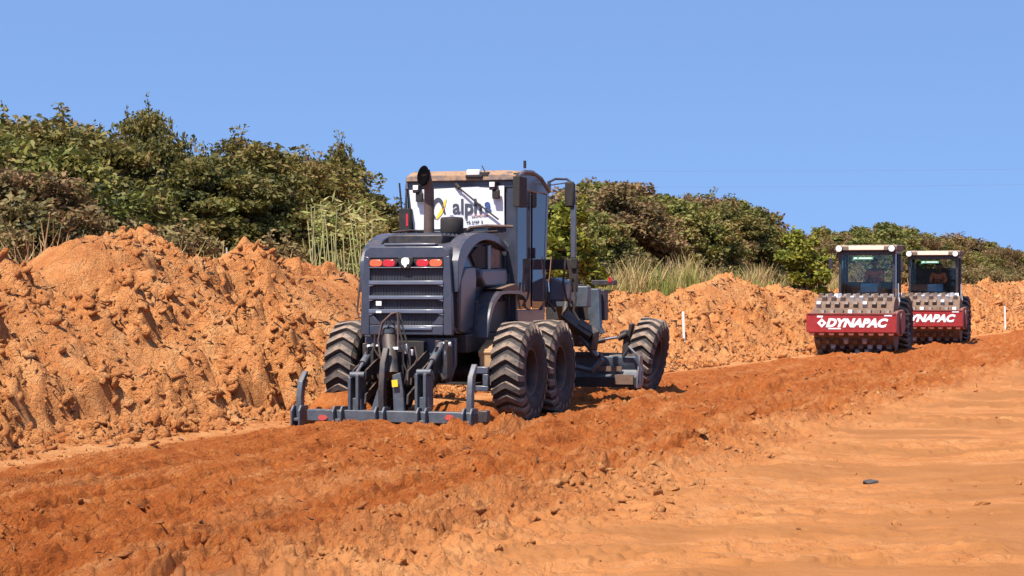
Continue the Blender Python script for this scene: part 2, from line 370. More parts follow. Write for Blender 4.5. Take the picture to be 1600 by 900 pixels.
def ground_h(X, Y):
    m = edge_m(X, Y); t = along(Y); fx_ = -1.0+(Y-28.25)*.32; clr0 = 1-.8*np.exp(-(((X-fx_)/1.9)**2+((Y-29)/3.0)**2)**2)
    wob = .35*vn(t/5, m*0+3, 5)
    road = sst(.3, -.3, m+wob*.5)*sst(-6.9, -5.7, m+wob)
    rid = lambda a_, b_, sd: (1-np.abs(2*vn(a_, b_, sd)))**2
    h = .06*fbm(t/7, m/.9, 3, 11)+road*clr0*(.10*rid(t/7, m/.60, 12)+.09*rid(t/4, m/.30, 13)+.05*rid(t/2.2, m/.14, 14)-.1)                                    # ridges drawn along the road
    h = h+road*(.09*fbm(t/3.5, m/.36, 4, 21, .6)+.07*np.abs(vn(t/1.3, m/.15, 31))+.06*np.abs(vn(t/.6, m/.09, 33)))*(1-.9*np.exp(-(((X-fx_)/1.9)**2+((Y-29)/3.2)**2)**2))
    rough = road*(.35+.65*sst(-.5, -3.5, m))+.8*sst(-1.6, 0, -np.abs(m+6.2+wob))
    clr = 1-.85*np.exp(-(((X-fx_)/1.9)**2+((Y-29)/3.0)**2)**2)
    h = h+rough*clr*(.055*worley(X/.42, Y/.42, 41)*sst(.38, .6, vn(t/2.5, m/1.1, 51)+.5)+.06*worley(X/.20, Y/.17, 43)+.035*worley(X/.09, Y/.09, 45)+.05*fbm(X/.35, Y/.3, 5, 47, .6))
    h = h+.10*np.exp(-((m+6.1+wob)/.55)**2)*(.6+vn(t/1.3, m, 61))       # windrow between rough and smooth
    h = h+.10*np.exp(-((m+3.3)/.5)**2)*(.5+vn(t/2, m/2, 63))
    sm = sst(-6.2, -7.4, m+wob)
    h = h+sm*(.03*worley(X/.22, Y/.18, 71)*sst(.5, .62, vn(X/2.5, Y/1.6, 73)+.5)+.03*fbm(X/1.5, Y/.5, 5, 75, .6)+.035*rid(X/4, (Y-.38*X)/.55, 76)*sst(.4, .6, vn(X/4, Y/2, 74)+.5))
    h = h+sm*.05*sst(.56, .66, vn(X/5+Y*.05, Y/.9, 77)+.5)*worley(X/.25, Y/.16, 79)
    h = h-.05*np.exp(-((m-.1)/.25)**2)*road
    hp = lambda x_, y_, a_, w1, w2: a_*np.exp(-(((X-x_)*.95-(Y-y_)*.3)/w1)**4-(((X-x_)*.3+(Y-y_)*.95)/w2)**2)*(1+.25*vn(X/.25, Y/.25, 83))
    h = h+hp(-2.35, 27.4, .44, .46, .34)+hp(-.60, 26.85, .26, .52, .35)+hp(-1.45, 27.1, .12, .5, .3)
    far = sst(-15, -60, m); h = h+far*.25*fbm(X/30, Y/30, 3, 81)
    return h*sst(400, 120, Y)+.0
CREST_U = [-260, -120, -40, 0, 50, 100, 145, 210, 250, 290, 325, 350, 395, 430, 470, 510, 560, 640, 720, 800, 900, 950, 1000, 1040, 1080, 1110, 1140, 1165, 1200, 1240, 1290, 1340, 1400, 1460, 1500, 1550, 1600, 1680, 1800]
CREST_V = [390, 400, 402, 410, 402, 380, 368, 371, 385, 408, 416, 402, 388, 398, 424, 432, 420, 440, 430, 440, 452, 455, 461, 462, 452, 438, 430, 440, 457, 448, 456, 450, 452, 446, 441, 440, 442, 442, 444]
MC = 4.9
def berm_xy(Y, m):
    s = edge_s(Y); q = np.sqrt(1+s*s); return edge_x(Y)-m/q, Y+m*s/q
def crest_h(Y):
    x, y = berm_xy(Y, MC); u = 800+F*x/np.maximum(y, 5); v = np.interp(u, CREST_U, CREST_V)
    return np.clip(EYE+(449-v)*y/F, .9, 3.2)
def berm_h(Yp, m):
    """height of the earth bank at edge parameter Yp, m metres left of the road edge"""
    X, Y = berm_xy(Yp, m); t = along(Yp)
    C = crest_h(Yp)
    wob = .55*fbm(t/1.6, m*0, 3, 101)+.16*vn(t/.35, m/.5, 103)
    sc = .62*sst(40, 31, Yp)*(.75+.5*vn(t/2.6, t*0, 99))+.06
    mm = m+wob*.7
    foot = .10*sst(.5, 1.7, m)+.10*sst(.4, 1.2, m)*worley(X/.33, Y/.28, 98)*sst(2.2, 1.4, m)
    mm = mm+.30*fbm(t/.5, m/2, 3, 104, .6)
    scarp = sc*sst(1.65, 2.15, mm)*(1+.35*vn(t/.8, m*0, 105))
    k = np.clip((m-2.1)/(MC-2.1), 0, 1)
    slope = (C-sc-.1)*(.25*k+.75*k**1.35*(1.6-.6*k))
    back = np.clip((m-MC)/3.0, 0, 1); T = .95
    h = foot+scarp+np.where(m < MC, slope, (C-sc-.1)+(T-C)*(back*back*(3-2*back)))
    rgh = sst(.5, 2.0, m)*(1-.6*sst(3.6, 4.7, m)*sst(.35, .6, vn(t/2.2, m/2, 107)+.5))*sst(12, 7, m)
    wx = X+.16*vn(X/.3, Y/.3, 109); wy = Y+.16*vn(X/.3+5, Y/.3, 111)
    patch = .25+1.0*sst(.38, .60, vn(t/1.5, m/.9, 113)+.5+.08*vn(t/.5, m/.4, 114))
    h = h+rgh*(.30*worley(wx/.80, wy/.60, 121)*patch+.22*worley(wx/.42, wy/.30, 123)*patch+.09*worley(wx/.20, wy/.14, 125)*patch+.03*worley(wx/.10, wy/.08, 126)+.16*fbm(X/1.1, Y/1.1, 6, 127, .52)-.2)
    h = h+rgh*.16*fbm(X/2.2, Y/2.2, 2, 128)
    h = h-sst(1.5, 2.0, mm)*sst(2.9, 2.2, mm)*.6*sst(.70, .78, vn(t/.45, m/2.5, 131)+.5)*sst(45, 35, Yp)   # erosion clefts
    h = h+.5*sst(9, 14, m)*fbm(X/9, Y/9, 2, 133)
    return h, X, Y
def make_ground():
    ang = np.concatenate([-np.radians(np.geomspace(180, 17.2, 40))[:-1], np.radians(np.linspace(-17, 17, 880)), np.radians(np.geomspace(17.2, 180, 40))[1:]])
    p = np.concatenate([np.array([6000, 2500, 1400, 900, 650, 540]), np.arange(480, 60, -.9), np.arange(60, 14, -.7), np.arange(14, 2.5, -.5), [2, 1.5, 1.1, .9]])
    r = EYE*F/p; A, Rr = np.meshgrid(ang, r); X = Rr*np.tan(np.clip(A, -1.2, 1.2)); Y = Rr.copy()
    wide = np.abs(A) > R(17.1); X = np.where(wide, Rr*np.sin(A)/math.cos(R(17.1)), X); Y = np.where(wide, Rr*np.cos(A)/math.cos(R(17.1)), Y)
    m = edge_m(X, Y); H = ground_h(X, Y)
    H = H-sst(.9, 2.2, m)*.7*sst(0, 1, m)
    n, k = X.shape; V = np.stack([X, Y, H], -1).reshape(-1, 3)
    i = np.arange(n-1)[:, None]*k+np.arange(k-1)[None]; Fq = np.stack([i, i+1, i+k+1, i+k], -1).reshape(-1, 4)
    t = along(Y); wob = .5*vn(t/4, m*0+1, 201)+.25*vn(t/1.2, m, 203)
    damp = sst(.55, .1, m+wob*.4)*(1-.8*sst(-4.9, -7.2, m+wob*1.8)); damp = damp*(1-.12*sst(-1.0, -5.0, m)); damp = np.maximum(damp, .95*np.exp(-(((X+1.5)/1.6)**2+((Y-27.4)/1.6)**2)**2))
    comp = sst(-5.9, -7.2, m+wob*1.5)*(.35+.65*sst(.35, .65, fbm(X/2.2, Y/.8, 4, 205)+.62))
    comp = np.maximum(comp, sst(-.0, .5, m)*.25)
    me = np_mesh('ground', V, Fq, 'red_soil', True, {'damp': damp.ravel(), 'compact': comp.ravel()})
    # a small cap right under the camera
    o = link('ground', me); o['kind'] = 'structure'; return o
def make_bank():
    Yp = np.concatenate([np.linspace(-30, 12, 40)[:-1], np.geomspace(12, 110, 1080), np.geomspace(111, 420, 120)])
    m = np.concatenate([np.linspace(.3, 1.3, 14)[:-1], np.linspace(1.3, 5.6, 180), np.linspace(5.7, 12, 34), np.geomspace(13, 400, 16)])
    Yg, M = np.meshgrid(Yp, m); H, X, Y = berm_h(Yg, M)
    g = ground_h(X, Y); b = sst(.3, 1.5, M)
    H = np.where(M < 1.6, g*(1-b)+H*b-.06*sst(.9, .35, M), H)
    n, k = X.shape; V = np.stack([X, Y, H], -1).reshape(-1, 3)
    i = np.arange(n-1)[:, None]*k+np.arange(k-1)[None]; Fq = np.stack([i, i+1, i+k+1, i+k], -1).reshape(-1, 4)
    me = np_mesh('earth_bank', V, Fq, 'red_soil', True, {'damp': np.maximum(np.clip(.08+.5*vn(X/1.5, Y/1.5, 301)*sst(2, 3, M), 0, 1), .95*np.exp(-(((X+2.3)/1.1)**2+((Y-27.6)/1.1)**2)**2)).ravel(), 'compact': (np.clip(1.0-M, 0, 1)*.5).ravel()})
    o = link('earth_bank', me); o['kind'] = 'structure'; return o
make_ground(); make_bank()

def ico():
    import bmesh
    b = bmesh.new(); bmesh.ops.create_icosphere(b, subdivisions=1, radius=1); V = np.array([v.co[:] for v in b.verts]); Fs = np.array([[v.index for v in f.verts] for f in b.faces]); b.free(); return V, Fs
IV, IF = ico()
rng = np.random.default_rng(5)
def scatter_clods(name, P3, S, mname, damp, flat=.35):
    n = len(P3); V = IV[None]*(1+.95*(rng.random((n, len(IV), 1))-.5)); V = V*(S[:, None, None]*np.stack([1+.8*rng.random(n), .65+.4*rng.random(n), .38+.35*rng.random(n)], -1)[:, None, :])
    q = rng.normal(size=(n, 4)); q[:, 1:3] *= flat; q /= np.linalg.norm(q, axis=1)[:, None]; w_, x_, y_, z_ = q.T
    M = np.stack([1-2*(y_*y_+z_*z_), 2*(x_*y_-w_*z_), 2*(x_*z_+w_*y_), 2*(x_*y_+w_*z_), 1-2*(x_*x_+z_*z_), 2*(y_*z_-w_*x_), 2*(x_*z_-w_*y_), 2*(y_*z_+w_*x_), 1-2*(x_*x_+y_*y_)], -1).reshape(n, 3, 3)
    V = np.einsum('nij,nkj->nki', M, V)+P3[:, None, :]
    Fq = (IF[None]+(np.arange(n)*len(IV))[:, None, None]).reshape(-1, 3)
    nv = n*len(IV)
    me = np_mesh(name, V.reshape(-1, 3), Fq, mname, False, {'damp': np.repeat(damp, len(IV)), 'compact': np.zeros(nv)})
    o = link(name, me); o['kind'] = 'stuff'; o['label'] = 'loose clods of red earth'; return o
def clods():
    n = 30000; p = rng.uniform(28, 470, n); u = rng.uniform(-60, 1660, n); Y = EYE*F/p; X = (u-800)/F*Y
    m = edge_m(X, Y); S0 = rng.random(n); pr = np.where((m < .2) & (m > -6.4), .10, 0)+.4*np.exp(-((m+6.2)/.6)**2)+.15*np.exp(-((m+3.2)/.6)**2)+np.where(m <= -6.4, .035*sst(.55, .7, vn(X/2.2, Y/.9, 403)+.5)*(S0 < .5), 0)+np.where(m > .2, .2, 0)
    pr = pr*(.4+1.2*sst(.4, .65, vn(X/1.5, Y/1.5, 401)+.5))
    k = (rng.random(n) < pr) & (m < 1.2); X, Y, m = X[k], Y[k], m[k]; S = .010+.030*rng.random(len(X))**3; S = S*(1+.03*Y/2); S = np.minimum(S, .07)
    H = ground_h(X, Y)+S*.15
    scatter_clods('road_dirt', np.stack([X, Y, H], -1), S, 'red_soil', np.where(m > -6, .55, .1)+.2*rng.random(len(X))-.1)
    n = 28000; Yp = 16*(120/16)**(rng.random(n)); m = .7+4.3*rng.random(n)**1.25; k = vn(along(Yp)/1.5, m/.9, 113)+.5 > .22+.36*rng.random(n); Yp = Yp[k]; m = m[k]; n = len(m)
    H, X, Y = berm_h(Yp, m); S = .014+.085*rng.random(n)**3.0; H = H-S*.05
    nb = 800; Yb = 17*(100/17)**(rng.random(nb)); mb_ = .9+3.3*rng.random(nb)**1.5; Hb, Xb, Yb2 = berm_h(Yb, mb_); Sb = .05+.10*rng.random(nb)**1.8
    X = np.append(X, Xb); Y = np.append(Y, Yb2); H = np.append(H, Hb-Sb*.15); S = np.append(S, Sb); n = len(X)
    scatter_clods('bank_rubble', np.stack([X, Y, H], -1), S, 'red_soil', .05+.3*rng.random(n), .8)
clods()
mat('root_crevice_brown', (.045, .020, .010), .9, var=.5, nscale=3)
def roots():  # root and twig bits whose dark colour also stands in for shaded cracks
    n = 9000; Yp = 17*(110/17)**(rng.random(n)); m = .8+4.2*rng.random(n); H, X, Y = berm_h(Yp, m); keep = vn(X/.8, Y/.8, 511)+.5 > .30+.25*rng.random(n)
    n2 = 2600; p = rng.uniform(30, 470, n2); u = rng.uniform(-40, 1640, n2); Y2 = EYE*F/p; X2 = (u-800)/F*Y2; m2 = edge_m(X2, Y2); k2 = (m2 < .8) & (rng.random(n2) < np.where(m2 > -6.0, .3, .0))
    B = np.concatenate([np.stack([X, Y, H], -1)[keep], np.stack([X2, Y2, ground_h(X2, Y2)], -1)[k2]]); n = len(B)
    L_ = (.035+.16*rng.random(n)**2.2)*np.clip(B[:, 1]/26, .55, 1.6); r = L_*.06+.0045*np.clip(B[:, 1]/26, .6, 1.8); d = rng.normal(size=(n, 3)); d[:, 2] *= .45; d /= np.linalg.norm(d, axis=1)[:, None]; e = rng.normal(size=(n, 3)); e /= np.linalg.norm(e, axis=1)[:, None]
    V = []
    for t_, k_ in ((-1, .4), (0, 1), (1, .3)):
        c = B+d*(L_*t_*.5)[:, None]+e*(L_*.16*(1-abs(t_)))[:, None]+np.array([0, 0, .012])
        s1 = np.cross(d, e); s1 /= np.linalg.norm(s1, axis=1)[:, None]+1e-6; s2 = np.cross(d, s1)
        for a in (0, 2.09, 4.19): V.append(c+(s1*math.cos(a)+s2*math.sin(a))*(r*k_)[:, None])
    V = np.stack(V, 1).reshape(-1, 3); Q = []
    for lv in (0, 3):
        for a in range(3): Q.append([lv+a, lv+(a+1) % 3, lv+3+(a+1) % 3, lv+3+a])
    Fq = ((np.arange(n)*9)[:, None, None]+np.array(Q)[None]).reshape(-1, 4)
    o = link('root_crevice_marks', np_mesh('root_crevice_marks', V, Fq, 'root_crevice_brown')); tag(o, 'dark broken roots and twigs on the earth, doubling as painted crevice shade', None, None, 'stuff')
roots()

# ------------------------------------------------------------------ wheels
def tyre_meshes(Rr, W, rim, nl, lw=.085, swing=.19):
    b = MB(); h = W/2; t = Rr-.05
    prof = [(-h*.74, rim), (-h*.93, rim+.06), (-h*1.0, (rim+t)/2), (-h*.96, t-.06), (-h*.80, t-.012), (0, t), (h*.80, t-.012), (h*.96, t-.06), (h*1.0, (rim+t)/2), (h*.93, rim+.06), (h*.74, rim)]
    b.lathe(prof, 48); ty = b.mesh('tyre', 'tyre_rubber', True)
    r = MB(); r.lathe([(-h*.74, rim+.01), (-h*.70, rim-.03), (-h*.5, rim-.05), (-h*.1, rim-.06), (-h*.05, rim*.5), (-h*.25, rim*.42), (-h*.3, 0)], 32)
    r.lathe([(h*.74, rim+.01), (h*.70, rim-.03), (h*.5, rim-.05), (h*.1, rim-.06), (h*.05, rim*.5), (h*.25, rim*.42), (h*.3, 0)], 32)
    for k in range(10):
        a = 2*math.pi*k/10
        for s_ in (-1, 1): r.cyl((s_*h*.04, rim*.72*math.cos(a), rim*.72*math.sin(a)), (s_*h*.16, rim*.72*math.cos(a), rim*.72*math.sin(a)), .022, seg=6)
    ri = r.mesh('wheel', 'rim_dark', True)
    l = MB(); st = [(-h*1.03, -swing*1.05, t-.12, t-.055), (-h*.86, -swing*.92, t-.04, Rr-.008), (-h*.20, -.035, t-.02, Rr), (h*.05, .0, t-.02, Rr), (h*.24, -.03, t-.02, Rr), (h*.86, -swing*.8, t-.04, Rr-.008), (h*1.03, -swing*.95, t-.12, t-.055)]
    rings = []
    for x, dphi, r0, r1 in st:
        q = []
        for rr, da in ((r0, -lw*.62), (r1, -lw*.5), (r1, lw*.5), (r0, lw*.62)):
            a = dphi+da/Rr; q.append((x, -rr*math.cos(a), rr*math.sin(a)))
        rings.append(q)
    l.loft(rings); lu = l.mesh('tread_lug', 'lug_rubber')
    return ty, ri, lu, nl
def wheel(parent, loc, meshes, rot=(0, 0, 0), phase=0):
    ty, ri, lu, nl = meshes
    w_ = link('wheel', ri, parent, loc, rot); link('tyre', ty, w_)
    for k in range(nl): link('tread_lug', lu, w_, None, (-(2*math.pi*k/nl+phase), 0, 0))
    return w_

# ------------------------------------------------------------------ motor grader
def grader():
    fr = Frame(-1.074, 28.25, R(17.8)); P = fr.P
    g = fr.root('motor_grader', label='dark grey motor grader with a white alpha banner in its rear window', cat='motor grader')
    TM = tyre_meshes(.70, .47, .335, 22)
    for sx in (-1, 1):
        wheel(g, (1.235*sx, 0, .675), TM, phase=.05*sx)
        wheel(g, (1.235*sx, 1.44, .675), TM, phase=.13)
    FM = tyre_meshes(.66, .44, .33, 22)
    fx, fy, fz = 1.37, 6.9, .67
    wheel(g, (fx, fy, fz), FM, (0, R(11), R(0)), .1)
    wheel(g, (-fx, fy, fz), FM, (0, R(11), R(0)), .2)
    b = MB()
    for sx in (-1, 1):
        b.prism([(-.42, .48), (-.30, .88), (.5, .98), (1.0, .98), (1.75, .88), (1.86, .48), (1.6, .40), (-.2, .40)], 0, sx*.80, sx*.97)
    b.cyl((-1.0, 0, .67), (1.0, 0, .67), .12); b.cyl((-1.0, 1.44, .67), (1.0, 1.44, .67), .12); b.box((0, .72, .70), (1.6, .45, .42))
    b.build('tandem_housing', 'dark_steel', g, .02)
    b = MB(); b.bb((-.46, -1.02, .78), (-.30, 2.8, 1.16)); b.bb((.30, -1.02, .78), (.46, 2.8, 1.16)); b.bb((-.32, -.9, .62), (.32, 2.2, 1.25))
    b.bb((-.72, -.75, .95), (.72, 1.0, 1.2)); b.build('rear_frame', 'dark_steel', g, .015)
    b = MB(); b.prism([(.58, .56), (.66, .80), (.66, 1.16), (-.66, 1.16), (-.66, .80), (-.58, .56)], 1, -1.06, -.98); b.build('rear_plate', 'grey_trim', g, .01)
    # small tank and step beside the near rear wheel
    b = MB(); b.bb((.82, -.52, .74), (1.02, -.12, 1.0)); b.box((.90, -.34, 1.0), (.20, .40, .10), (R(24), 0, 0)); b.build('filter_housing', 'dusty_tan', g, .02)
    b = MB(); b.bb((.74, -.68, .66), (1.0, -.58, .76)); b.bb((.74, -.68, .42), (1.0, -.58, .50)); b.bb((.92, -.68, .5), (1.0, -.58, .66)); b.bb((.74, -.60, .44), (.80, .0, .52)); b.build('tow_bracket', 'grey_trim', g, .012)
    # ---- engine hood: shell ring by ring, open rear closed by grille frame
    def ring(y, hw, z0, z1, c=.13, bul=0.0):
        pts = [(-hw-.04, z0), (-hw-.02-bul, (z0+z1)/2), (-hw, z1-c), (-hw+c*.3, z1-c*.3), (-hw+c, z1), (0, z1+.025), (hw-c, z1), (hw-c*.3, z1-c*.3), (hw, z1-c), (hw+.02+bul, (z0+z1)/2), (hw+.04, z0)]
        return [(x, y, z) for x, z in pts]
    b = MB(); b.loft([ring(-1.14, .615, 1.30, 2.38), ring(-1.0, .625, 1.22, 2.43), ring(-.4, .63, 1.20, 2.49), ring(.3, .63, 1.20, 2.53), ring(1.06, .63, 1.20, 2.54)])
    hood = b.build('hood', 'charcoal_paint', g, .015)
    b = MB(); b.bb((-.40, -.85, 2.44), (.40, .75, 2.575)); b.build('hood_top_panel', 'dark_steel', hood, .02)
    for k in range(9):
        b = MB(); b.box((0, -.72+k*.17, 2.585), (.70, .07, .03)); b.build('vent_slat', 'grey_trim', hood)
    b = MB(); b.bb((-.36, -1.13, 2.415), (.40, -.93, 2.45)); b.build('hood_lip', 'grey_trim', hood, .012)
    # rear grille frame
    yf = -1.20
    zz = [2.11, 1.94, 1.885, 1.735, 1.685, 1.55, 1.495, 1.335]
    b = MB()
    out = [(-.665, 1.20), (-.655, 1.7), (-.62, 2.28), (-.60, 2.34), (-.53, 2.40), (.53, 2.40), (.60, 2.34), (.62, 2.28), (.655, 1.7), (.665, 1.20)]
    def slab(poly, y0=yf, y1=-1.13, bb=b): bb.prism(poly, 1, y0, y1)
    slab([(-.668, 1.20), (-.658, 1.7), (-.62, 2.28), (-.53, 2.26), (-.535, 1.20)]); slab([(.668, 1.20), (.535, 1.20), (.53, 2.26), (.62, 2.28), (.658, 1.7)])
    slab([(-.62, 2.28), (-.60, 2.345), (-.53, 2.405), (.53, 2.405), (.60, 2.345), (.62, 2.28), (.53, 2.245), (-.53, 2.245)])
    slab([(-.535, 1.20), (.535, 1.20), (.535, 1.335), (-.535, 1.335)])
    slab([(-.535, 1.335), (-.37, 1.335), (-.50, 1.495), (-.535, 1.495)]); slab([(.37, 1.335), (.535, 1.335), (.535, 1.495), (.50, 1.495)])
    gf = b.build('grille_frame', 'frame_paint', g, .012)
    for a, c in ((1.885, 1.94), (1.685, 1.735), (1.495, 1.55), (2.11, 2.125)):
        b = MB(); b.prism([(-.54, a), (.54, a), (.54, c), (-.54, c)], 1, yf-.022, yf+.05)
        if c < 2.1: b.prism([(-.54, a), (-.54, a-.035), (-.44, a)], 1, yf-.015, yf+.05); b.prism([(.54, a), (.44, a), (.54, a-.035)], 1, yf-.015, yf+.05)
        b.build('grille_bar', 'grille_paint', g, .008)
    for z1, z0 in ((2.11, 1.94), (1.885, 1.735), (1.685, 1.55), (1.495, 1.335)):
        b = MB(); b.bb((-.545, -1.160, z0), (.545, -1.145, z1))
        n = 26
        for k in range(n): b.box((-.53+1.06*(k+.5)/n, -1.165, (z0+z1)/2), (.006, .01, z1-z0-.002))
        b.build('grille_mesh', 'grille_black', g)
    for k in (-1, 1):
        b = MB(); b.prism([(k*.11, 2.235), (k*.11, 2.205), (k*.16, 2.125), (k*.54, 2.125), (k*.54, 2.235)], 1, yf-.012, yf+.05); b.build('lamp_recess', 'matt_black', g, .006)
        for (xa, xb, mm, nm) in ((.155, .335, 'red_lens', 'tail_lamp'), (.345, .525, 'orange_lens', 'turn_lamp')):
            pts = []; xm, hw, hh = (xa+xb)/2, (xb-xa)/2, .048
            for a in range(16):
                t = 2*math.pi*a/16; cc, ss = math.cos(t), math.sin(t)
                pts.append((k*xm+hw*math.copysign(abs(cc)**.55, cc), 2.178+hh*math.copysign(abs(ss)**.7, ss)))
            b = MB(); b.prism(pts, 1, yf-.024, yf); b.build(nm, mm, g, .006)
    b = MB(); b.prism([(-.105, 2.26), (-.11, 2.19), (-.06, 2.10), (.06, 2.10), (.11, 2.19), (.105, 2.26)], 1, yf-.03, yf+.05); bd = b.build('badge_housing', 'matt_black', g, .012)
    pts = [(-.055, 2.19), (-.05, 2.235), (-.01, 2.255), (.045, 2.25), (.062, 2.21), (.055, 2.165), (.02, 2.16), (.022, 2.135), (-.005, 2.115), (-.02, 2.145), (-.045, 2.16)]
    b = MB(); b.prism(pts, 1, yf-.042, yf-.028); b.build('badge_emblem', 'white_paint', bd)
    # lower bright lip of the grille and stickers
    b = MB(); b.bb((-.36, yf-.022, 1.27), (.38, yf, 1.315)); b.build('grille_bar', 'grille_paint', g, .008)
    b = MB(); b.bb((-.43, yf-.026, 1.60), (-.35, yf-.012, 1.66)); b.bb((-.43, yf-.026, 1.50), (-.35, yf-.024, 1.53)); b.build('warning_sticker', 'white_paint', g)
    # hood side: arched upper trim, opening, ledge, louvre, fender
    for k in (-1, 1):
        xo = .655*k; xx = .72*k
        # arch strip in (y,z)
        def cr_(q, n_=5):
            o_ = []
            for i in range(len(q)-1):
                p0, p1, p2, p3 = [Vector((*q[j], 0)) for j in (max(i-1, 0), i, i+1, min(i+2, len(q)-1))]
                for j in range(n_):
                    t = j/n_; v = .5*((2*p1)+(-p0+p2)*t+(2*p0-5*p1+4*p2-p3)*t*t+(-p0+3*p1-3*p2+p3)*t**3); o_.append((v.x, v.y))
            return o_+[q[-1]]
        up = cr_([(-1.10, 2.20), (-.92, 2.42), (-.5, 2.575), (0, 2.62), (.5, 2.60), (.85, 2.53), (1.05, 2.44)])
        lo = cr_([(1.05, 2.37), (.8, 2.44), (.45, 2.50), (0, 2.51), (-.4, 2.43), (-.72, 2.27), (-.95, 2.02), (-1.10, 1.78)])
        b = MB(); b.prism(up+lo, 0, .50*k, xx); b.build('hood_arch', 'charcoal_paint', g, .02)
        b = MB(); b.prism([(-.42, 2.30), (-.12, 2.42), (.22, 2.43), (.22, 2.12), (-.20, 2.12)], 0, .5*k, .667*k); b.build('intake_opening', 'matt_black', g)
        b = MB(); b.prism([(.22, 2.44), (.36, 2.46), (.36, 2.10), (.22, 2.10)], 0, .5*k, .70*k); b.build('intake_post', 'charcoal_paint', g, .01)
        b = MB(); b.prism([(.38, 2.42), (.85, 2.38), (.88, 2.12), (.38, 2.12)], 0, .5*k, .675*k); b.build('filter_panel', 'dusty_roof', g, .01)
        b = MB(); b.prism([(-.22, 2.10), (.90, 2.12), (.98, 1.95), (.85, 1.85), (-.05, 1.86), (-.22, 1.98)], 0, .5*k, .76*k); b.build('side_ledge', 'grey_trim', g, .03)
        b = MB(); b.prism([(-.98, 1.95), (-.78, 2.12), (-.35, 2.14), (-.30, 1.98), (-.45, 1.30), (-.80, 1.22), (-1.0, 1.25)], 0, .5*k, .712*k); b.build('side_door', 'charcoal_paint', g, .025)
        b = MB(); b.prism([(-1.05, 1.95), (-1.0, 2.0), (-1.0, 1.35), (-1.05, 1.3)], 0, .5*k, .69*k); b.build('side_louvre', 'matt_black', g)
        fo = cr_([(-.44, 1.15), (-.38, 1.40), (-.22, 1.62), (.02, 1.76), (.30, 1.81), (1.10, 1.80), (1.35, 1.72)])
        fi = cr_([(1.35, 1.66), (1.08, 1.74), (.32, 1.75), (.08, 1.70), (-.15, 1.57), (-.31, 1.38), (-.37, 1.15)])
        b = MB(); b.prism(fo+fi, 0, .55*k, .92*k); b.build('rear_fender', 'charcoal_paint', g, .008)
        b = MB(); b.prism([(.10, 1.83), (.80, 1.90), (1.0, 1.84), (.8, 1.805), (.2, 1.815)], 0, .70*k, .93*k); b.build('soil_heap', 'drum_soil', g)
        b = MB(); b.bb((.5*k, -.25, 1.2), (.70*k, 1.3, 1.66)); b.build('engine_side', 'dark_steel', g, .02)
    # exhaust
    b = MB(); e0 = (-.20, .25); b.tube([(e0[0], e0[1], 2.5), (e0[0], e0[1], 2.58)], .13, 16); b.tube([(e0[0], e0[1], 2.55), (e0[0], e0[1], 3.25), (e0[0]-.02, e0[1]-.03, 3.38), (e0[0]-.03, e0[1]-.10, 3.50)], [.078, .072, .072, .08], 18, cap=False)
    ex = b.build('exhaust_stack', 'exhaust_rust', g, smooth=True)
    b = MB(); c0 = Vector((e0[0]-.03, e0[1]-.10, 3.42)); n_ = 20
    d = Vector((0, -.93, .36)).normalized(); a1 = Vector((1, 0, 0)); a2 = d.cross(a1)
    rings = []
    for rr, off in ((.082, .02), (.088, .075), (.070, .078), (.04, .05), (.002, .045)):
        rings.append([tuple(c0+d*off+a1*rr*math.cos(2*math.pi*k/n_)+a2*rr*1.75*math.sin(2*math.pi*k/n_)) for k in range(n_)])
    b.loft(rings); b.build('exhaust_mouth', 'void_black', ex, smooth=True)  # near-black disc closes the pipe, its colour standing for the shaded hole
    # pre-cleaner bowl
    x, y, z = P(706, 350, y=.05)
    b = MB(); b.lathe([(2.50, .06), (2.56, .07), (2.60, .15), (2.63, .165), (2.81, .165), (2.84, .15), (2.85, .05), (2.85, 0)], 24, (x, y, 0), 2)
    pc = b.build('air_precleaner', 'matt_black', g, smooth=True)
    b = MB(); b.cyl((x, y, 2.845), (x, y, 2.875), .025); b.build('wing_nut', 'chrome', pc)
    for zc in (2.60, 2.66):
        b = MB(); b.tube([(-.95, .75, zc), (-.6, .55, zc+.02), (-.35, .75, zc), (.1, .9, zc-.02), (.35, .55, zc+.04), (.65, .8, zc+.06)], .016, 6); b.build('engine_rail', 'dark_steel', g)
    b = MB(); b.tube([(x+.12, y+.1, 2.60), (x+.2, y+.2, 2.70), (x+.4, y+.35, 2.73), (x+.75, y+.5, 2.72)], .022, 6); b.build('breather_hose', 'exhaust_rust', g)
    # grab rail left of hood
    b = MB(); b.tube([P(571, 422, y=-.95), P(566, 424, y=-.95), P(561, 452, y=-.95), P(558, 485, y=-.95), P(561, 494, y=-.95), P(570, 497, y=-.95)], .016, 8); b.tube([P(561, 452, y=-.95), (-.62, -.95, P(561, 452, y=-.95)[2])], .012, 6); b.build('grab_rail', 'exhaust_rust', g)
    # ---- cab
    W = .85; y0, y1 = 1.08, 2.72; zb, zt = 1.36, 3.40
    b = MB()
    for k in (-1, 1):
        b.prism([(k*(W-.17), zb), (k*W, zb), (k*W, zt+.02), (k*(W-.15), zt+.02)], 1, y0, y0+.05)      # rear pillars
        b.prism([(y0+.04, zt-.04), (y0+.10, zt+.10), (y1-.6, zt+.14), (y1-.2, zt+.06), (y1, zt-.08), (y1, zt-.13), (y0+.04, zt-.13)], 0, k*(W-.06), k*(W+.005))
        b.prism([(y1-.12, zt-.05), (y1, zt-.05), (y1-.22, zb), (y1-.34, zb)], 0, k*(W-.07), k*W)    # front pillars
        b.prism([(1.74, zb+.1), (1.84, zb+.1), (1.86, zt-.1), (1.76, zt-.1)], 0, k*(W-.06), k*(W-.015))  # mid pillar
        b.bb((k*(W-.08), y0+.03, zb-.04), (k*(W+.008), y1-.24, zb+.16))
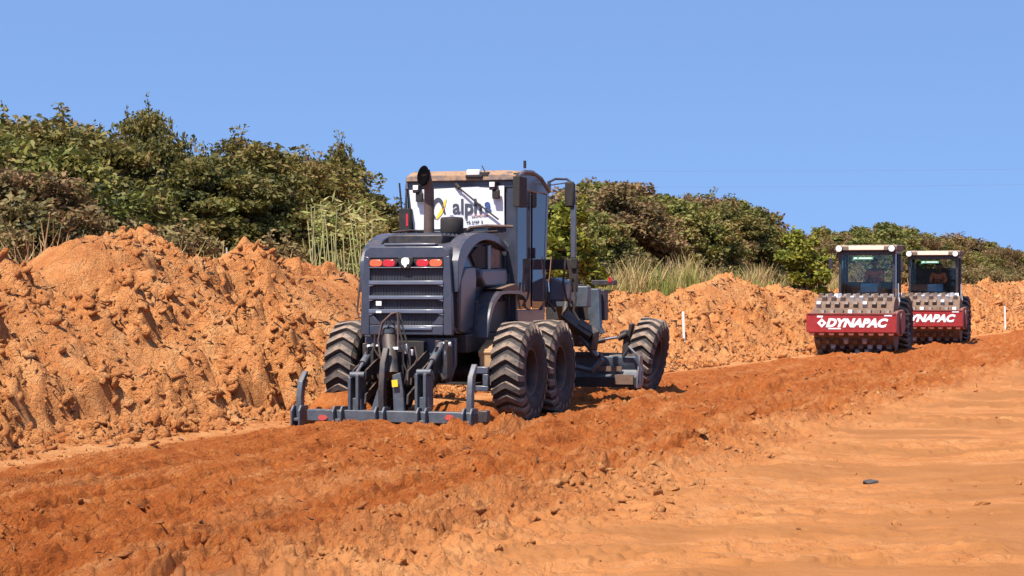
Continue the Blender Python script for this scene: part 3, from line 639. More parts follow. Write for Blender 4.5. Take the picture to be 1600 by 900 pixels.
    b.bb((-W+.1, y0-.003, zb), (W-.1, y0+.08, 2.05)); b.bb((-W+.02, y0-.01, zt-.10), (W-.02, y0+.10, zt+.02)); b.bb((-W+.02, y1-.1, zt-.12), (W-.02, y1-.01, zt))
    b.bb((-W+.02, y0+.02, zb-.06), (W-.02, y1-.3, zb+.02))
    b.build('cab_frame', 'charcoal_paint', g, .015)
    b = MB(); pr = [(y0-.06, zt+.01), (y0-.04, zt+.10), (y0+.10, zt+.165), (y1-.75, zt+.185), (y1-.35, zt+.14), (y1-.08, zt+.02), (y1+.02, zt-.07), (y1-.02, zt-.09), (y0, zt-.01)]
    rings = []
    for xk, dz in ((-W-.0, -.07), (-W+.05, -.02), (-W+.2, 0), (W-.2, 0), (W-.05, -.02), (W+.0, -.07)):
        rings.append([(xk, yy, zt+(z_-zt)*(1+dz*3) if z_ > zt else z_) for yy, z_ in pr])
    b.loft(rings); roof = b.build('cab_roof', 'dusty_roof', g, .012)
    for k in (-1, 1):
        b = MB(); b.tube([(k*(W+.005), y0, zt-.1), (k*(W+.005), y0+.04, zt+.06), (k*(W+.005), y0+.35, zt+.155), (k*(W+.005), y0+.75, zt+.17), (k*(W+.005), y0+1.2, zt+.10), (k*(W+.005), y1+.0, zt-.08)], .03, 8)
        b.build('roof_edge_trim', 'grey_trim', g, smooth=True)
    b = MB(); b.bb((-W+.16, y0+.035, 2.04), (W-.16, y0+.045, zt-.095)); b.build('rear_window', 'tinted_glass', g)
    for k in (-1, 1):
        b = MB(); b.prism([(y0+.06, zb+.17), (1.74, zb+.17), (1.76, zt-.12), (y0+.06, zt-.12)], 0, k*(W-.012), k*(W-.004)); b.build('door_glass', 'tinted_glass', g)
        b = MB(); b.prism([(1.87, zb+.17), (y1-.34, zb+.17), (y1-.14, zt-.14), (1.89, zt-.12)], 0, k*(W-.012), k*(W-.004)); b.build('door_glass', 'tinted_glass', g)
    b = MB(); b.prism([(-W+.08, zb+.2), (W-.08, zb+.2), (W-.08, zt-.13), (-W+.08, zt-.13)], 1, y1-.2, y1-.19); b.build('windscreen', 'tinted_glass', g)
    b = MB(); b.bb((W, 1.80, 2.28), (W+.05, 1.87, 2.44)); b.build('door_handle', 'matt_black', g, .01)
    b = MB(); b.bb((-.25, 1.75, 1.45), (.25, 2.2, 1.9)); b.box((0, 1.72, 2.25), (.46, .12, .8)); b.build('driver_seat', 'seat_black', g, .04)
    # banner
    A = P(639.5, 296, y=y0-.008); B = P(788, 289, y=y0-.008); C_ = P(788, 352.5, y=y0-.008); D = P(647, 358.5, y=y0-.008)
    b = MB(); n = 12; top = [Vector(A).lerp(Vector(B), i/n) for i in range(n+1)]; bot = [Vector(D).lerp(Vector(C_), i/n) for i in range(n+1)]
    V = []; rr = random.Random(3)
    for i in range(n+1):
        for j in range(5):
            p = top[i].lerp(bot[i], j/4); p.y = y0-.012-.006*math.sin(i*1.1+j*.8); V.append(tuple(p))
    for i in range(n+1):
        for j in range(5):
            p = top[i].lerp(bot[i], j/4); p.y = y0-.006-.006*math.sin(i*1.1+j*.8)+.003; V.append(tuple(p))
    Fs = [(i*5+j, (i+1)*5+j, (i+1)*5+j+1, i*5+j+1) for i in range(n) for j in range(4)]; m0 = (n+1)*5
    Fs += [tuple(q+m0 for q in f[::-1]) for f in Fs]
    b.add(V, Fs); ban = b.build('banner', 'banner_white', g)
    yb = y0-.0215; rx = (R(90), 0, 0)
    def bt(s, u0, u1, v0, v1, m_, off=0, nm='lettering'):
        a = P(u0, v1, y=yb); c = P(u1, v0, y=yb); o = text(s, (c[2]-a[2])*1.0, m_, ban, (a[0], yb, a[2]), rx, nm, align='LEFT', off=off)
        bpy.context.view_layer.update(); wdt = o.dimensions.x
        if wdt: o.scale = ((c[0]-a[0])/wdt, 1, 1)
        return o
    lh = P(0, 300, y=yb)[2]-P(0, 310, y=yb)[2]
    def put(s, u0, u1, vbase, size_px, m_, off=.0):
        a = P(u0, vbase, y=yb); c = P(u1, vbase, y=yb); sz = size_px*lh/10
        o = text(s, sz, m_, ban, (a[0], yb, a[2]), rx, 'lettering', align='LEFT', off=off); bpy.context.view_layer.update(); wd = o.dimensions.x
        if wd: o.scale = ((c[0]-a[0])/wd, 1, 1)
    put('alph', 707, 752.5, 332.5, 30, 'ink_grey', .006); put('a', 757, 767.5, 330, 30, 'ink_blue', .006)
    put('CONSTRUTORA', 736, 763, 337.5, 3.4, 'ink_red', 0); put('TA 2107  2', 728, 754.5, 347.5, 5, 'ink_grey', .001)
    def stroke(pts, wd, m_):
        b = MB(); q = [Vector(P(u, v, y=yb)) for u, v in pts]
        # smooth chain
        ch = []
        for i in range(len(q)-1):
            p0, p1, p2, p3 = q[max(i-1, 0)], q[i], q[i+1], q[min(i+2, len(q)-1)]
            for k in range(5):
                t = k/5; ch.append(.5*((2*p1)+(-p0+p2)*t+(2*p0-5*p1+4*p2-p3)*t*t+(-p0+3*p1-3*p2+p3)*t**3))
        ch.append(q[-1]); n_ = len(ch); L_ = []; R_ = []
        for i, p in enumerate(ch):
            d_ = (ch[min(i+1, n_-1)]-ch[max(i-1, 0)]); nn = Vector((-d_.z, 0, d_.x)).normalized()*wd*(.45+.55*math.sin(math.pi*i/(n_-1))); L_.append(p+nn); R_.append(p-nn)
        V = L_+R_+[p+Vector((0, .006, 0)) for p in L_]+[p+Vector((0, .006, 0)) for p in R_]
        Fs = [(i, i+1, n_+i+1, n_+i) for i in range(n_-1)]+[(2*n_+i, 3*n_+i, 3*n_+i+1, 2*n_+i+1) for i in range(n_-1)]
        b.add(V, Fs); b.build('logo_stroke', m_, ban)
    stroke([(680, 340), (675.5, 331), (676.5, 319), (682, 311.5), (687, 311.5), (691, 318), (693.5, 328), (695.5, 334)], .026, 'ink_grey')
    stroke([(681.5, 341), (686, 335), (692, 325), (696.5, 310)], .026, 'ink_yellow')
    # wiper, lamps, antenna
    b = MB(); b.cyl(P(712, 287, y=y0-.03), P(718, 293, y=y0-.05), .03); b.tube([P(714, 290, y=y0-.06), P(748, 318, y=y0-.065), P(779, 342, y=y0-.06)], .013, 6); b.build('rear_wiper', 'matt_black', g)
    for (u, v) in ((650, 293), (769.5, 288)):
        x, y, z = P(u, v, y=y0-.12)
        b = MB(); b.bb((x-.05, y-.02, z-.07), (x+.05, y+.09, z+.05)); b.bb((x-.02, y0-.10, z-.02), (x+.02, y0, z+.02)); b.bb((x-.01, y, z-.20), (x+.10, y+.06, z-.07)); l_ = b.build('work_light', 'matt_black', g, .012)
        b = MB(); b.bb((x-.04, y-.03, z-.03), (x+.04, y-.018, z+.04)); b.build('lens', 'clear_lens', l_, .006)
    x, y, z = P(741, 270, y=y0-.05)
    b = MB(); b.bb((x-.13, y-.03, z-.065), (x+.13, y+.12, z-.02)); b.bb((x+.09, y, z-.05), (x+.22, y+.1, z+.02)); rl = b.build('roof_light', 'matt_black', g, .01)
    b = MB(); b.bb((x-.11, y-.035, z-.03), (x+.09, y+.08, z+.055)); b.build('lens', 'clear_lens', rl, .015)
    b = MB(); b.tube([P(753, 258, y=y0), P(765, 281, y=y0-.04)], .008, 6); b.cyl(P(820, 262, y=2.2), P(820, 250, y=2.2), .022); b.build('antenna', 'matt_black', g)
    # left rear marker/mirror
    x, y, z = P(634, 343, y=1.0)
    b = MB(); b.box((x, y, z), (.17, .12, .34)); b.tube([(x, y, z+.15), (x-.02, y+.1, z+.55), (-.84, 1.2, z+.6)], .02, 6); ml = b.build('side_mirror', 'matt_black', g, .03)
    b = MB(); b.box((x+.045, y-.062, z+.0), (.03, .01, .18)); b.build('reflector', 'red_lens', ml)
    b = MB(); b.tube([P(624, 285, y=1.5), P(628, 330, y=1.5), P(630, 375, y=1.5)], .014, 6); b.build('grab_rail', 'matt_black', g)
    # mirror over the door glass
    x, y, z = P(812.5, 299, x=.95)
    b = MB(); b.box((x, y, z), (.10, .36, .44)); b.tube([(x, y, z+.2), (x-.05, y+.03, z+.27), (.84, y+.05, z+.27)], .014, 6); b.build('side_mirror', 'matt_black', g, .03)
    # front right mirror on its tubes
    mx, my = 1.17, 2.86
    def Q(u, v, y=my): return P(u, v, y=y)
    b = MB(); b.tube([P(859, 283, y=2.72), Q(868, 278.5), Q(886, 279), Q(897, 287), Q(898.5, 330), Q(898, 403)], .020, 8); b.tube([P(861, 288, y=2.72), Q(890, 284)], .012, 6); b.tube([P(858, 282, y=2.72), P(858, 297, y=2.72)], .03, 6)
    b.build('mirror_arm', 'charcoal_paint', g, smooth=True)
    x, y, z = Q(891, 303); b = MB(); b.box((x, y-.03, z), (.15, .07, .40)); b.build('side_mirror', 'matt_black', g, .03)
    x, y, z = Q(896, 361); b = MB(); b.box((x, y, z), (.085, .06, .82)); b.build('handrail_post', 'grey_trim', g, .015)
    a = Q(848, 411); c = Q(902, 411); b = MB(); b.bb((a[0]-.1, my-.03, c[2]-.09), (c[0], my+.05, c[2]+.07)); b.box((c[0]-.03, my-.05, c[2]), (.10, .08, .16)); b.build('platform_bracket', 'matt_black', g, .01)
    x, y, z = Q(897, 430); b = MB(); b.box((x, y, z), (.11, .09, .5)); b.build('handrail_post', 'dark_steel', g, .01)
    # step box with hose loops
    a = P(858, 432, y=2.75); c = P(884, 470, y=2.75); b = MB(); b.prism([(a[0], c[2]), (a[0]+.01, a[2]-.03), (a[0]+.07, a[2]), (c[0], a[2]-.08), (c[0], c[2])], 1, 2.68, 3.2); b.build('hydraulic_tank', 'grey_trim', g, .03)
    for (pts) in (((884, 400), (880, 440), (885, 465), (893, 478)), ((890, 415), (892, 450), (889, 478), (880, 490)), ((862, 404), (858, 440), (856, 470), (868, 486)), ((896, 440), (900, 465), (896, 485), (905, 500))):
        b = MB(); b.tube([P(u, v, y=2.62) for u, v in pts], .018, 6); b.build('hydraulic_hose', 'black_rubber', g, smooth=True)
    b = MB(); b.tube([P(861, 400, y=2.6), P(859, 425, y=2.6), P(857, 440, y=2.6), P(858, 455, y=2.6)], .010, 6); b.build('control_rod', 'chrome', g)
    # ---- gooseneck frame, front bolster, axle
    b = MB(); q = [((2.3, 1.25), (2.3, 1.75)), ((3.2, 1.55), (3.3, 1.98)), ((5.2, 1.62), (5.2, 1.98)), ((6.5, 1.50), (6.6, 1.90)), ((7.1, .80), (7.25, 1.90))]
    rings = [[(-.17, lo[0], lo[1]), (.17, lo[0], lo[1]), (.17, hi[0], hi[1]), (-.17, hi[0], hi[1])] for lo, hi in q]
    b.loft(rings); b.build('front_frame', 'dark_steel', g, .02)
    a = P(902, 446, y=5.3); c = P(921, 505, y=5.3)
    b = MB(); b.bb((-.4, 5.2, 1.52), (c[0], 5.42, a[2])); b.build('lift_saddle', 'ripper_steel', g, .02)
    a = P(918, 450, y=6.7); c = P(937, 520, y=6.7); b = MB(); b.prism([(a[0], a[2]), (c[0], a[2]), (c[0]+.02, c[2]+.12), (c[0]+.09, c[2]), (a[0]+.12, c[2]-.02), (a[0]+.03, c[2]+.3)], 1, 6.62, 6.8); b.build('lift_arm', 'ripper_steel', g, .015)
    b = MB(); z_ = a[2]; b.bb((-.45, 6.85, z_-.55), (P(947, 450, y=6.95)[0], 7.1, z_-.02)); b.build('front_bolster', 'dark_steel', g, .015)
    a = P(925, 442, y=6.9); c = P(961, 442, y=6.9); b = MB(); b.bb((a[0], 6.85, a[2]-.03), (c[0], 7.05, a[2]+.06)); hb = b.build('headlamp_bracket', 'dark_steel', g, .01)
    b = MB(); b.bb((c[0]-.10, 6.84, a[2]+.02), (c[0]-.05, 6.90, a[2]+.11)); b.build('marker_lamp', 'red_lens', hb)
    b = MB(); b.cyl((-1.15, 6.9, .62), (1.15, 6.9, .62), .10); b.bb((-1.0, 6.82, .5), (1.0, 6.98, .70)); b.build('front_axle', 'dark_steel', g, .02)
    for k in (-1, 1):
        x = 1.02*k; b = MB(); b.prism([(x-.09, .45), (x+.1, .45), (x+.05, .8), (x+.10, 1.06), (x+.13, 1.22), (x+.07, 1.24), (x+.05, 1.12), (x-.03, 1.12), (x-.11, 1.08), (x-.04, .95)], 1, 6.72, 6.92); b.build('steering_knuckle', 'dark_steel', g, .015)
    b = MB(); b.cyl(P(936, 531, y=6.7), P(972, 525, y=6.7), .026); b.build('steering_rod', 'chrome', g, smooth=True)
    b = MB(); b.cyl(P(905, 537, y=6.7), P(945, 530, y=6.7), .05); b.cyl(P(966, 528, y=6.7), P(980, 520, y=6.7), .05); b.build('steering_cylinder', 'dark_steel', g, smooth=True)
    # ---- drawbar, circle, blade
    b = MB(); b.tube([(0, 6.7, .95), (-.5, 4.3, .85)], .09, 8); b.tube([(0, 6.7, .95), (.5, 4.3, .85)], .09, 8); b.box((0, 4.25, .86), (1.3, .2, .16)); b.build('drawbar', 'dark_steel', g)
    b = MB(); b.lathe([(.74, .60), (.74, .72), (.84, .72), (.84, .60), (.74, .60)], 36, (0, 3.9, 0), 2); b.build('turn_circle', 'dark_steel', g)
    for k in (-1, 1):
        b = MB(); b.cyl((k*.42, 5.3, 1.95), (k*.5, 4.75, 1.3), .055); b.cyl((k*.5, 4.75, 1.3), (k*.55, 4.3, .9), .03); b.build('lift_cylinder', 'dark_steel', g, smooth=True)
    for pts, r_ in ((((893, 505), (915, 533), (933, 556)), .055), (((905, 505), (930, 520), (925, 545)), .09), (((880, 492), (905, 512), (925, 525)), .13), (((898, 572), (925, 578), (942, 560)), .05)):
        b = MB(); q = [P(u, v, y=3.75) for u, v in pts]; b.tube(q, r_, 4); b.build('blade_arm', 'ripper_steel' if r_ < .08 else 'dark_steel', g, .01)
    b = MB(); yb_ = 4.05; xr = P(1000, 580, y=yb_)[0]
    back = [(yb_-.03, .86), (yb_+.05, .87), (yb_+.04, .70), (yb_+.10, .50), (yb_+.02, .34), (yb_-.10, .28), (yb_-.14, .32), (yb_-.04, .40), (yb_+.02, .52), (yb_-.03, .70)]
    zt_ = P(1000, 556, y=yb_)[2]; zb_ = P(1003, 604, y=yb_)[2]; sc = (zt_-zb_-.13)/.59
    prof = [(yy, zb_+.13+(z_-.28)*sc) for yy, z_ in back]
    b.prism(prof, 0, -xr, xr); mb = b.build('moldboard', 'ripper_steel', g, .01)
    b = MB(); b.bb((-xr, yb_-.17, zb_), (xr, yb_-.13, zb_+.16)); b.build('cutting_edge', 'matt_black', mb, .008)
    b = MB(); b.prism([(yb_-.26, zb_-.01), (yb_-.24, zb_+.18), (yb_-.14, zt_-.12), (yb_-.10, zt_+.02), (yb_+.06, zt_+.02), (yb_+.12, zb_+.1), (yb_, zb_-.01)], 0, xr, xr+.03); b.build('blade_end_plate', 'grey_trim', mb, .008)
    a = P(984, 541, y=yb_-.2); c = P(1000, 598, y=yb_-.2)
    b = MB(); b.tube([(a[0]-.15, yb_-.05, zt_-.02), (a[0]-.02, yb_-.15, a[2]), (a[0]+.10, yb_-.2, a[2]-.12), (c[0]+.02, yb_-.2, c[2]+.2), (c[0], yb_-.18, c[2])], .022, 6); b.build('blade_guard', 'grey_trim', mb)
    b = MB(); q0 = P(948, 572, y=yb_-.06); b.bb((q0[0]-.13, yb_-.075, q0[2]-.07), (q0[0]+.25, yb_-.045, q0[2]+.01)); b.build('blade_soil', 'drum_soil', mb); b = MB(); b.bb((xr-.36, yb_-.2, zb_+.05), (xr-.06, yb_-.16, zb_+.2)); b.build('blade_soil', 'drum_soil', mb)
    b = MB(); q0 = P(918, 553, y=yb_-.1); b.bb((q0[0]-.2, yb_-.12, q0[2]-.03), (q0[0]+.22, yb_+.0, q0[2]+.04)); b.build('slide_rail', 'dark_steel', mb)
    # ---- ripper
    yr = -1.92; xs = [-1.25, -.655, -.055, .535, 1.17]
    b = MB(); b.bb((-1.12, yr-.07, .06), (1.25, yr+.09, .215)); b.build('ripper_beam', 'ripper_steel', g, .012)
    for x in xs:
        b = MB()
        for dx in (-.055, .055): b.prism([(yr-.16, .0), (yr-.17, .20), (yr-.10, .27), (yr+.12, .26), (yr+.14, .05), (yr-.02, -.03)], 0, x+dx-.014, x+dx+.014)
        b.bb((x-.05, yr-.13, .06), (x+.05, yr+.10, .10)); b.build('shank_pocket', 'ripper_steel', g, .006)
    for x in (xs[0], xs[4]):
        b = MB(); s_ = [(yr-.03, -.04), (yr-.06, .10), (yr-.05, .45), (yr+.0, .68), (yr+.16, .84), (yr+.20, .82), (yr+.11, .64), (yr+.07, .45), (yr+.06, .12), (yr+.03, -.02)]
        s_ = [(y_, z_*(.86 if x < 0 else 1)) for y_, z_ in s_]; b.prism(s_, 0, x-.038, x+.038); b.build('ripper_shank', 'ripper_steel', g, .01)
    x = xs[4]+.17; b = MB(); b.bb((x-.05, yr-.04, .08), (x+.08, yr+.10, .24)); b.build('beam_end_cap', 'dark_steel', g, .015)
    b = MB(); b.prism([(yr-.06, .1), (yr-.08, .5), (yr-.02, .85), (yr+.10, 1.05), (yr+.16, 1.02), (yr+.08, .8), (yr+.06, .4), (yr+.06, .1)], 0, xs[2]-.04, xs[2]+.04); b.build('ripper_shank', 'dark_steel', g, .01)
    def plate(poly, y, th, m_, nm, bv=.008):
        q = [P(u, v, y=y) for u, v in poly]; b = MB(); b.prism([(p[0], p[2]) for p in q], 1, y-th/2, y+th/2); return b.build(nm, m_, g, bv)
    yq = yr+.05
    plate([(546, 646), (549, 620), (566, 622), (567, 646)], yq, .10, 'ripper_steel', 'mount_gusset')
    for (u, vt) in ((552, 588), (564, 584), (656, 582), (669, 582)): plate([(u-2.2, 640), (u-2.2, vt), (u+2.2, vt), (u+2.4, 640)], yq+.05, .30, 'ripper_steel', 'lift_link')
    plate([(648, 646), (654, 620), (671, 618), (672, 646)], yq, .10, 'ripper_steel', 'mount_gusset')
    plate([(579, 645), (590, 610), (600, 585), (605, 590), (598, 620), (597, 645)], yq, .06, 'ripper_steel', 'mount_gusset')
    plate([(616, 645), (614, 585), (626, 581), (631, 610), (633, 642)], yq, .06, 'ripper_steel', 'mount_gusset')
    for (u0, u1, v) in ((548, 570, 585), (652, 674, 581)):
        b = MB(); b.cyl(P(u0, v, y=yq), P(u1, v, y=yq), .045); b.build('pivot_pin', 'ripper_steel', g, smooth=True)
    # towers from beam to frame
    for x in (-.42, .36):
        for dx in (-.09, .09):
            b = MB(); b.prism([(yq, .62), (yq+.02, .74), (-1.10, 1.0), (-1.06, .80)], 0, x+dx-.012, x+dx+.012); b.build('parallel_link', 'dark_steel', g)
            b = MB(); b.prism([(yq, .30), (yq+.02, .42), (-1.10, .72), (-1.06, .60)], 0, x+dx-.012, x+dx+.012); b.build('parallel_link', 'dark_steel', g)
    for (a, c) in (((557, 582), (583, 541)), ((667, 578), (689, 538))):
        pa, pb = Vector(P(*a, y=yq)), Vector(P(*c, y=-1.25)); b = MB(); b.cyl(pa.lerp(pb, .35), pb, .05); b.build('tilt_cylinder', 'ripper_steel', g, smooth=True)
        b = MB(); b.cyl(pa, pa.lerp(pb, .4), .025); b.build('cylinder_rod', 'ripper_steel', g, smooth=True)
    for (u, v) in ((581, 541), (694, 537)):
        for du in (-8, 6): plate([(u+du-2, v+28), (u+du-3, v-6), (u+du+3, v-6), (u+du+3, v+30)], -1.18, .18, 'dark_steel', 'clevis')
        b = MB(); b.cyl(P(u-12, v, y=-1.22), P(u+11, v, y=-1.22), .035); b.build('pivot_pin', 'pad_worn', g, smooth=True)
    for (u0, v0, u1, v1) in ((578, 545, 580, 585), (590, 540, 590, 588), (686, 545, 682, 588), (700, 545, 700, 580), (694, 540, 691, 594), (672, 600, 680, 572)):
        b = MB(); b.tube([P(u0, v0, y=-1.24), P((u0+u1)/2+2, (v0+v1)/2, y=-1.3), P(u1, v1, y=-1.35)], .022, 6); b.build('hydraulic_line', 'pad_worn' if u0 in (590, 694) else 'dark_steel', g)
    b = MB(); b.cyl((-.62, -1.30, .62), (.62, -1.30, .62), .065); b.bb((-.30, -1.22, .50), (.26, -1.10, 1.12)); b.build('crosstube_and_void', 'matt_black', g, .01)  # cross tube, plus a black block added as the dark void behind the linkage
    for u in (577, 586, 633, 643, 683, 701): plate([(u-2.2, 592), (u-2.6, 556), (u+2.0, 540), (u+2.4, 590)], -1.42, .22, 'dark_steel', 'lift_link')
    for (pts) in (((575, 600), (586, 580), (597, 598)), ((636, 600), (645, 582), (655, 600)), ((676, 596), (686, 580), (694, 592))):
        b = MB(); b.tube([P(u, v, y=-1.5) for u, v in pts], .035, 6); b.build('linkage_arm', 'matt_black', g)
    # centre cylinder and hose bundle
    b = MB(); b.cyl(P(607, 515, y=-1.45), P(612, 585, y=-1.75), .10); b.build('ripper_cylinder', 'dark_steel', g, smooth=True)
    b = MB(); b.cyl(P(608, 513, y=-1.50), P(608, 519, y=-1.50), .09); b.build('cylinder_cap', 'ripper_steel', g, smooth=True)
    hoses = [((595, 560), (591, 530), (597, 503), (612, 489), (621, 487), (622, 500), (622, 545)), ((600, 500), (593, 520), (592, 548), (600, 560), (608, 545)), ((624, 487), (628, 505), (633, 525), (640, 545), (641, 575)),
             ((620, 488), (624, 510), (628, 530), (632, 548)), ((604, 590), (600, 568), (606, 552), (616, 556), (617, 580)), ((630, 545), (630, 565), (636, 580), (632, 600)), ((648, 540), (652, 560), (644, 575), (642, 600)), ((586, 520), (585, 545), (592, 556)), ((622, 520), (612, 500), (603, 515))]
    for i, h_ in enumerate(hoses):
        b = MB(); b.tube([P(u, v, y=-1.62+.04*(i % 3)) for u, v in h_], .014, 7); b.build('hydraulic_hose', 'exhaust_rust' if i in (0, 4, 6) else 'black_rubber', g, smooth=True)
    plate([(640, 531), (652, 531), (652, 545), (640, 545)], -1.10, .012, 'tag_yellow', 'warning_sticker', 0)
    plate([(612, 593), (621, 592), (622, 603), (613, 604)], yr-.02, .012, 'tag_yellow', 'warning_sticker', 0)
    plate([(628, 538), (637, 536), (638, 552), (630, 553)], -1.5, .05, 'pad_worn', 'hose_fitting', .01); plate([(639, 545), (646, 545), (646, 555), (640, 555)], -1.5, .05, 'pad_worn', 'hose_fitting', .01)
    plate([(614, 541), (623, 541), (623, 545), (614, 545)], -1.62, .05, 'white_paint', 'hose_clamp', 0)
    for u in (504.5, 702.5): 
        y_ = yr-.076; q = [P(u+7.5*math.cos(a), 651.5+4.5*math.sin(a)*(1+.3*math.cos(3*a)), y=y_) for a in [i*.785 for i in range(8)]]; b = MB(); b.prism([(p[0], p[2]) for p in q], 1, y_-.004, y_+.01); b.build('painted_mark', 'red_mark', g)
    return g
grader()

# ------------------------------------------------------------------ padfoot rollers
def roller(fr, label, near):
    P = fr.P
    g = fr.root('soil_compactor', label=label, cat='road roller', group='red padfoot rollers on the dirt road')
    RD = .74; zc = RD+.10; W = 1.10
    b = MB(); b.lathe([(-W, .0), (-W, RD-.12), (-W+.01, RD), (W-.01, RD), (W, RD-.12), (W, 0)], 48); drum = b.build('drum', 'drum_soil', g, smooth=True, loc=(0, 0, zc))
    pm = []
    for m_ in ('pad_steel', 'pad_worn', 'drum_soil'):
        p = MB(); p.box((0, 0, RD+.05), (.15, .15, .12), taper=.72); pm.append(p.mesh('drum_pad', m_))
    rr = random.Random(7 if near else 9); nc, nr = 18, 8
    for k in range(nc):
        for j in range(nr):
            x = -W+.13+(j+(.5 if k % 2 else 0))*(2*W-.2)/(nr-.15)
            if x > W-.06: continue
            o = link('drum_pad', pm[rr.choice([0, 0, 2, 1])], drum, (x, 0, 0), (2*math.pi*k/nc+.1, 0, 0))
    # yoke frame
    yf = -1.12; zt, zb = 1.13, .62; XW = 1.23
    b = MB(); b.prism([(-XW, zb+.03), (-XW+.03, zb), (XW, zb), (XW, zt-.02), (XW-.03, zt), (-XW+.02, zt-.02), (-XW, zt-.04)], 1, yf, yf+.14); fb = b.build('front_beam', 'roller_red', g, .02)
    b = MB(); b.bb((-XW+.02, yf-.02, zt-.015), (XW-.02, yf+.12, zt+.025)); b.build('scraper_rail', 'roller_side', g, .005)
    for k in range(9):
        b = MB(); x = -1.08+k*.27; b.prism([(x-.09, zb+.005), (x+.09, zb+.005), (x+.06, zb-.08), (x-.06, zb-.08)], 1, yf+.02, yf+.10); b.build('scraper_tooth', 'roller_side', g, .005)
    for s_ in (-1, 1):
        b = MB(); b.prism([(yf+.1, zb), (yf+.1, zt-.02), (-.4, zt+.08), (.7, zt+.10), (1.15, zt), (1.15, zb+.05), (.4, zb-.12), (-.4, zb-.1)], 0, s_*(XW-.16), s_*(XW-.02)); b.build('side_frame', 'roller_side', g, .02)
        b = MB(); b.lathe([(0, .30), (s_*.05, .30), (s_*.06, .0)], 20, (s_*(XW-.03), 0, zc), 0); b.build('drum_hub', 'roller_side', g)
    b = MB(); b.bb((-XW+.05, 1.0, .55), (XW-.05, 1.2, 1.2)); b.bb((-.4, 1.1, .5), (.4, 1.9, 1.3)); b.build('articulation_frame', 'dark_steel', g, .02)
    # lettering
    yl = yf-.006
    text('DYNAPAC', .31, 'white_paint', fb, (.12, yl, zb+.16), (R(90), 0, 0), 'lettering', shear=.32, off=.018, ext=.004, sx=1.12)
    b = MB(); x0, z0 = -.80, zb+.26; b.prism([(x0-.13, z0), (x0, z0-.13), (x0+.13, z0), (x0, z0+.13)], 1, yl-.004, yl+.006); lg = b.build('logo_diamond', 'white_paint', fb)
    b = MB(); b.prism([(x0-.045, z0), (x0, z0-.045), (x0+.045, z0), (x0, z0+.045)], 1, yl-.008, yl-.003); b.build('logo_centre', 'roller_red', lg)
    b = MB(); b.bb((x0-.13, yl-.003, zt-.10), (x0+.03, yl+.006, zt-.05)); b.bb((XW-.33, yl-.003, zt-.06), (XW-.12, yl+.006, zt-.02)); b.bb((-.62, yl-.003, zb+.09), (-.28, yl+.006, zb+.125)); b.build('small_print', 'white_paint', fb)
    # rear wheels
    TM = tyre_meshes(.79, .58, .36, 20, .09) if near else roller.tm
    roller.tm = TM
    for s_ in (-1, 1): wheel(g, (s_*.86, 2.95, .78), TM, phase=.1)
    b = MB(); b.cyl((-.8, 2.95, .78), (.8, 2.95, .78), .16); b.bb((-.55, 1.8, .7), (.55, 4.3, 1.25)); b.build('rear_frame', 'dark_steel', g, .02)
    b = MB(); q = lambda y, w_, z1: [(-w_, y, 1.2), (w_, y, 1.2), (w_, y, z1-.15), (w_-.15, y, z1), (-w_+.15, y, z1), (-w_, y, z1-.15)]
    b.loft([q(3.0, .75, 2.0), q(3.8, .73, 1.95), q(4.6, .65, 1.75)]); b.build('engine_hood', 'roller_red', g, .02)
    # cab
    ya, yb = 1.28, 2.75; cw = .80; z0, z1 = 1.42, 2.90; cx = .10
    b = MB()
    for s_ in (-1, 1):
        b.prism([(ya, z0), (ya+.08, z0), (ya+.12, z1), (ya+.04, z1)], 0, cx+s_*(cw-.08), cx+s_*cw); b.bb((cx+s_*(cw-.07), yb-.08, z0), (cx+s_*cw, yb, z1)); b.bb((cx+s_*(cw-.07), ya+.05, z0-.1), (cx+s_*(cw+.01), yb, z0+.12)); b.bb((cx+s_*(cw-.06), 2.15, z0), (cx+s_*(cw+.005), 2.2, z1))
        b.bb((cx+s_*(cw-.07), ya+.05, z1-.08), (cx+s_*(cw+.01), yb, z1+.01))
    b.bb((cx-cw, ya+.03, z1-.12), (cx+cw, ya+.13, z1-.01)); b.bb((cx-cw, ya-.01, z0-.08), (cx+cw, ya+.09, z0+.13)); b.bb((cx-cw, yb-.1, z0-.1), (cx+cw, yb-.01, 2.02 if near else 2.5)); b.bb((cx-cw, yb-.1, z1-.1), (cx+cw, yb-.01, z1))
    b.bb((cx-cw+.02, ya+.05, z0-.12), (cx+cw-.02, yb-.02, z0-.02))
    b.build('cab_frame', 'cab_black', g, .012)
    b = MB(); b.prism([(cx-cw+.08, z0+.12), (cx+cw-.08, z0+.12), (cx+cw-.08, z1-.11), (cx-cw+.08, z1-.11)], 1, ya+.035, ya+.045); b.build('windscreen', 'clear_glass', g)
    for s_ in (-1, 1):
        b = MB(); b.bb((cx+s_*(cw-.035), ya+.12, z0+.12), (cx+s_*(cw-.028), 2.15, z1-.08)); b.build('side_window', 'clear_glass', g)
        b = MB(); b.bb((cx+s_*(cw-.035), 2.2, z0+.12), (cx+s_*(cw-.028), yb-.08, z1-.08)); b.build('side_window', 'clear_glass', g)
    b = MB(); b.bb((cx-cw+.05, yb-.05, 2.0), (cx+cw-.05, yb-.04, z1-.08)); b.build('rear_window', 'clear_glass', g)
    b = MB(); b.prism([(ya-.08, z1+.005), (ya-.08, z1+.13), (ya+.0, z1+.17), (yb, z1+.18), (yb+.1, z1+.10), (yb+.1, z1+.005)], 0, cx-cw-.06, cx+cw+.06); b.build('cab_roof', 'roof_tan', g, .02)
    b = MB(); b.bb((cx-.50, ya-.10, z1+.02), (cx+.50, ya-.07, z1+.14)); b.build('roof_panel', 'cream_panel', g, .01)
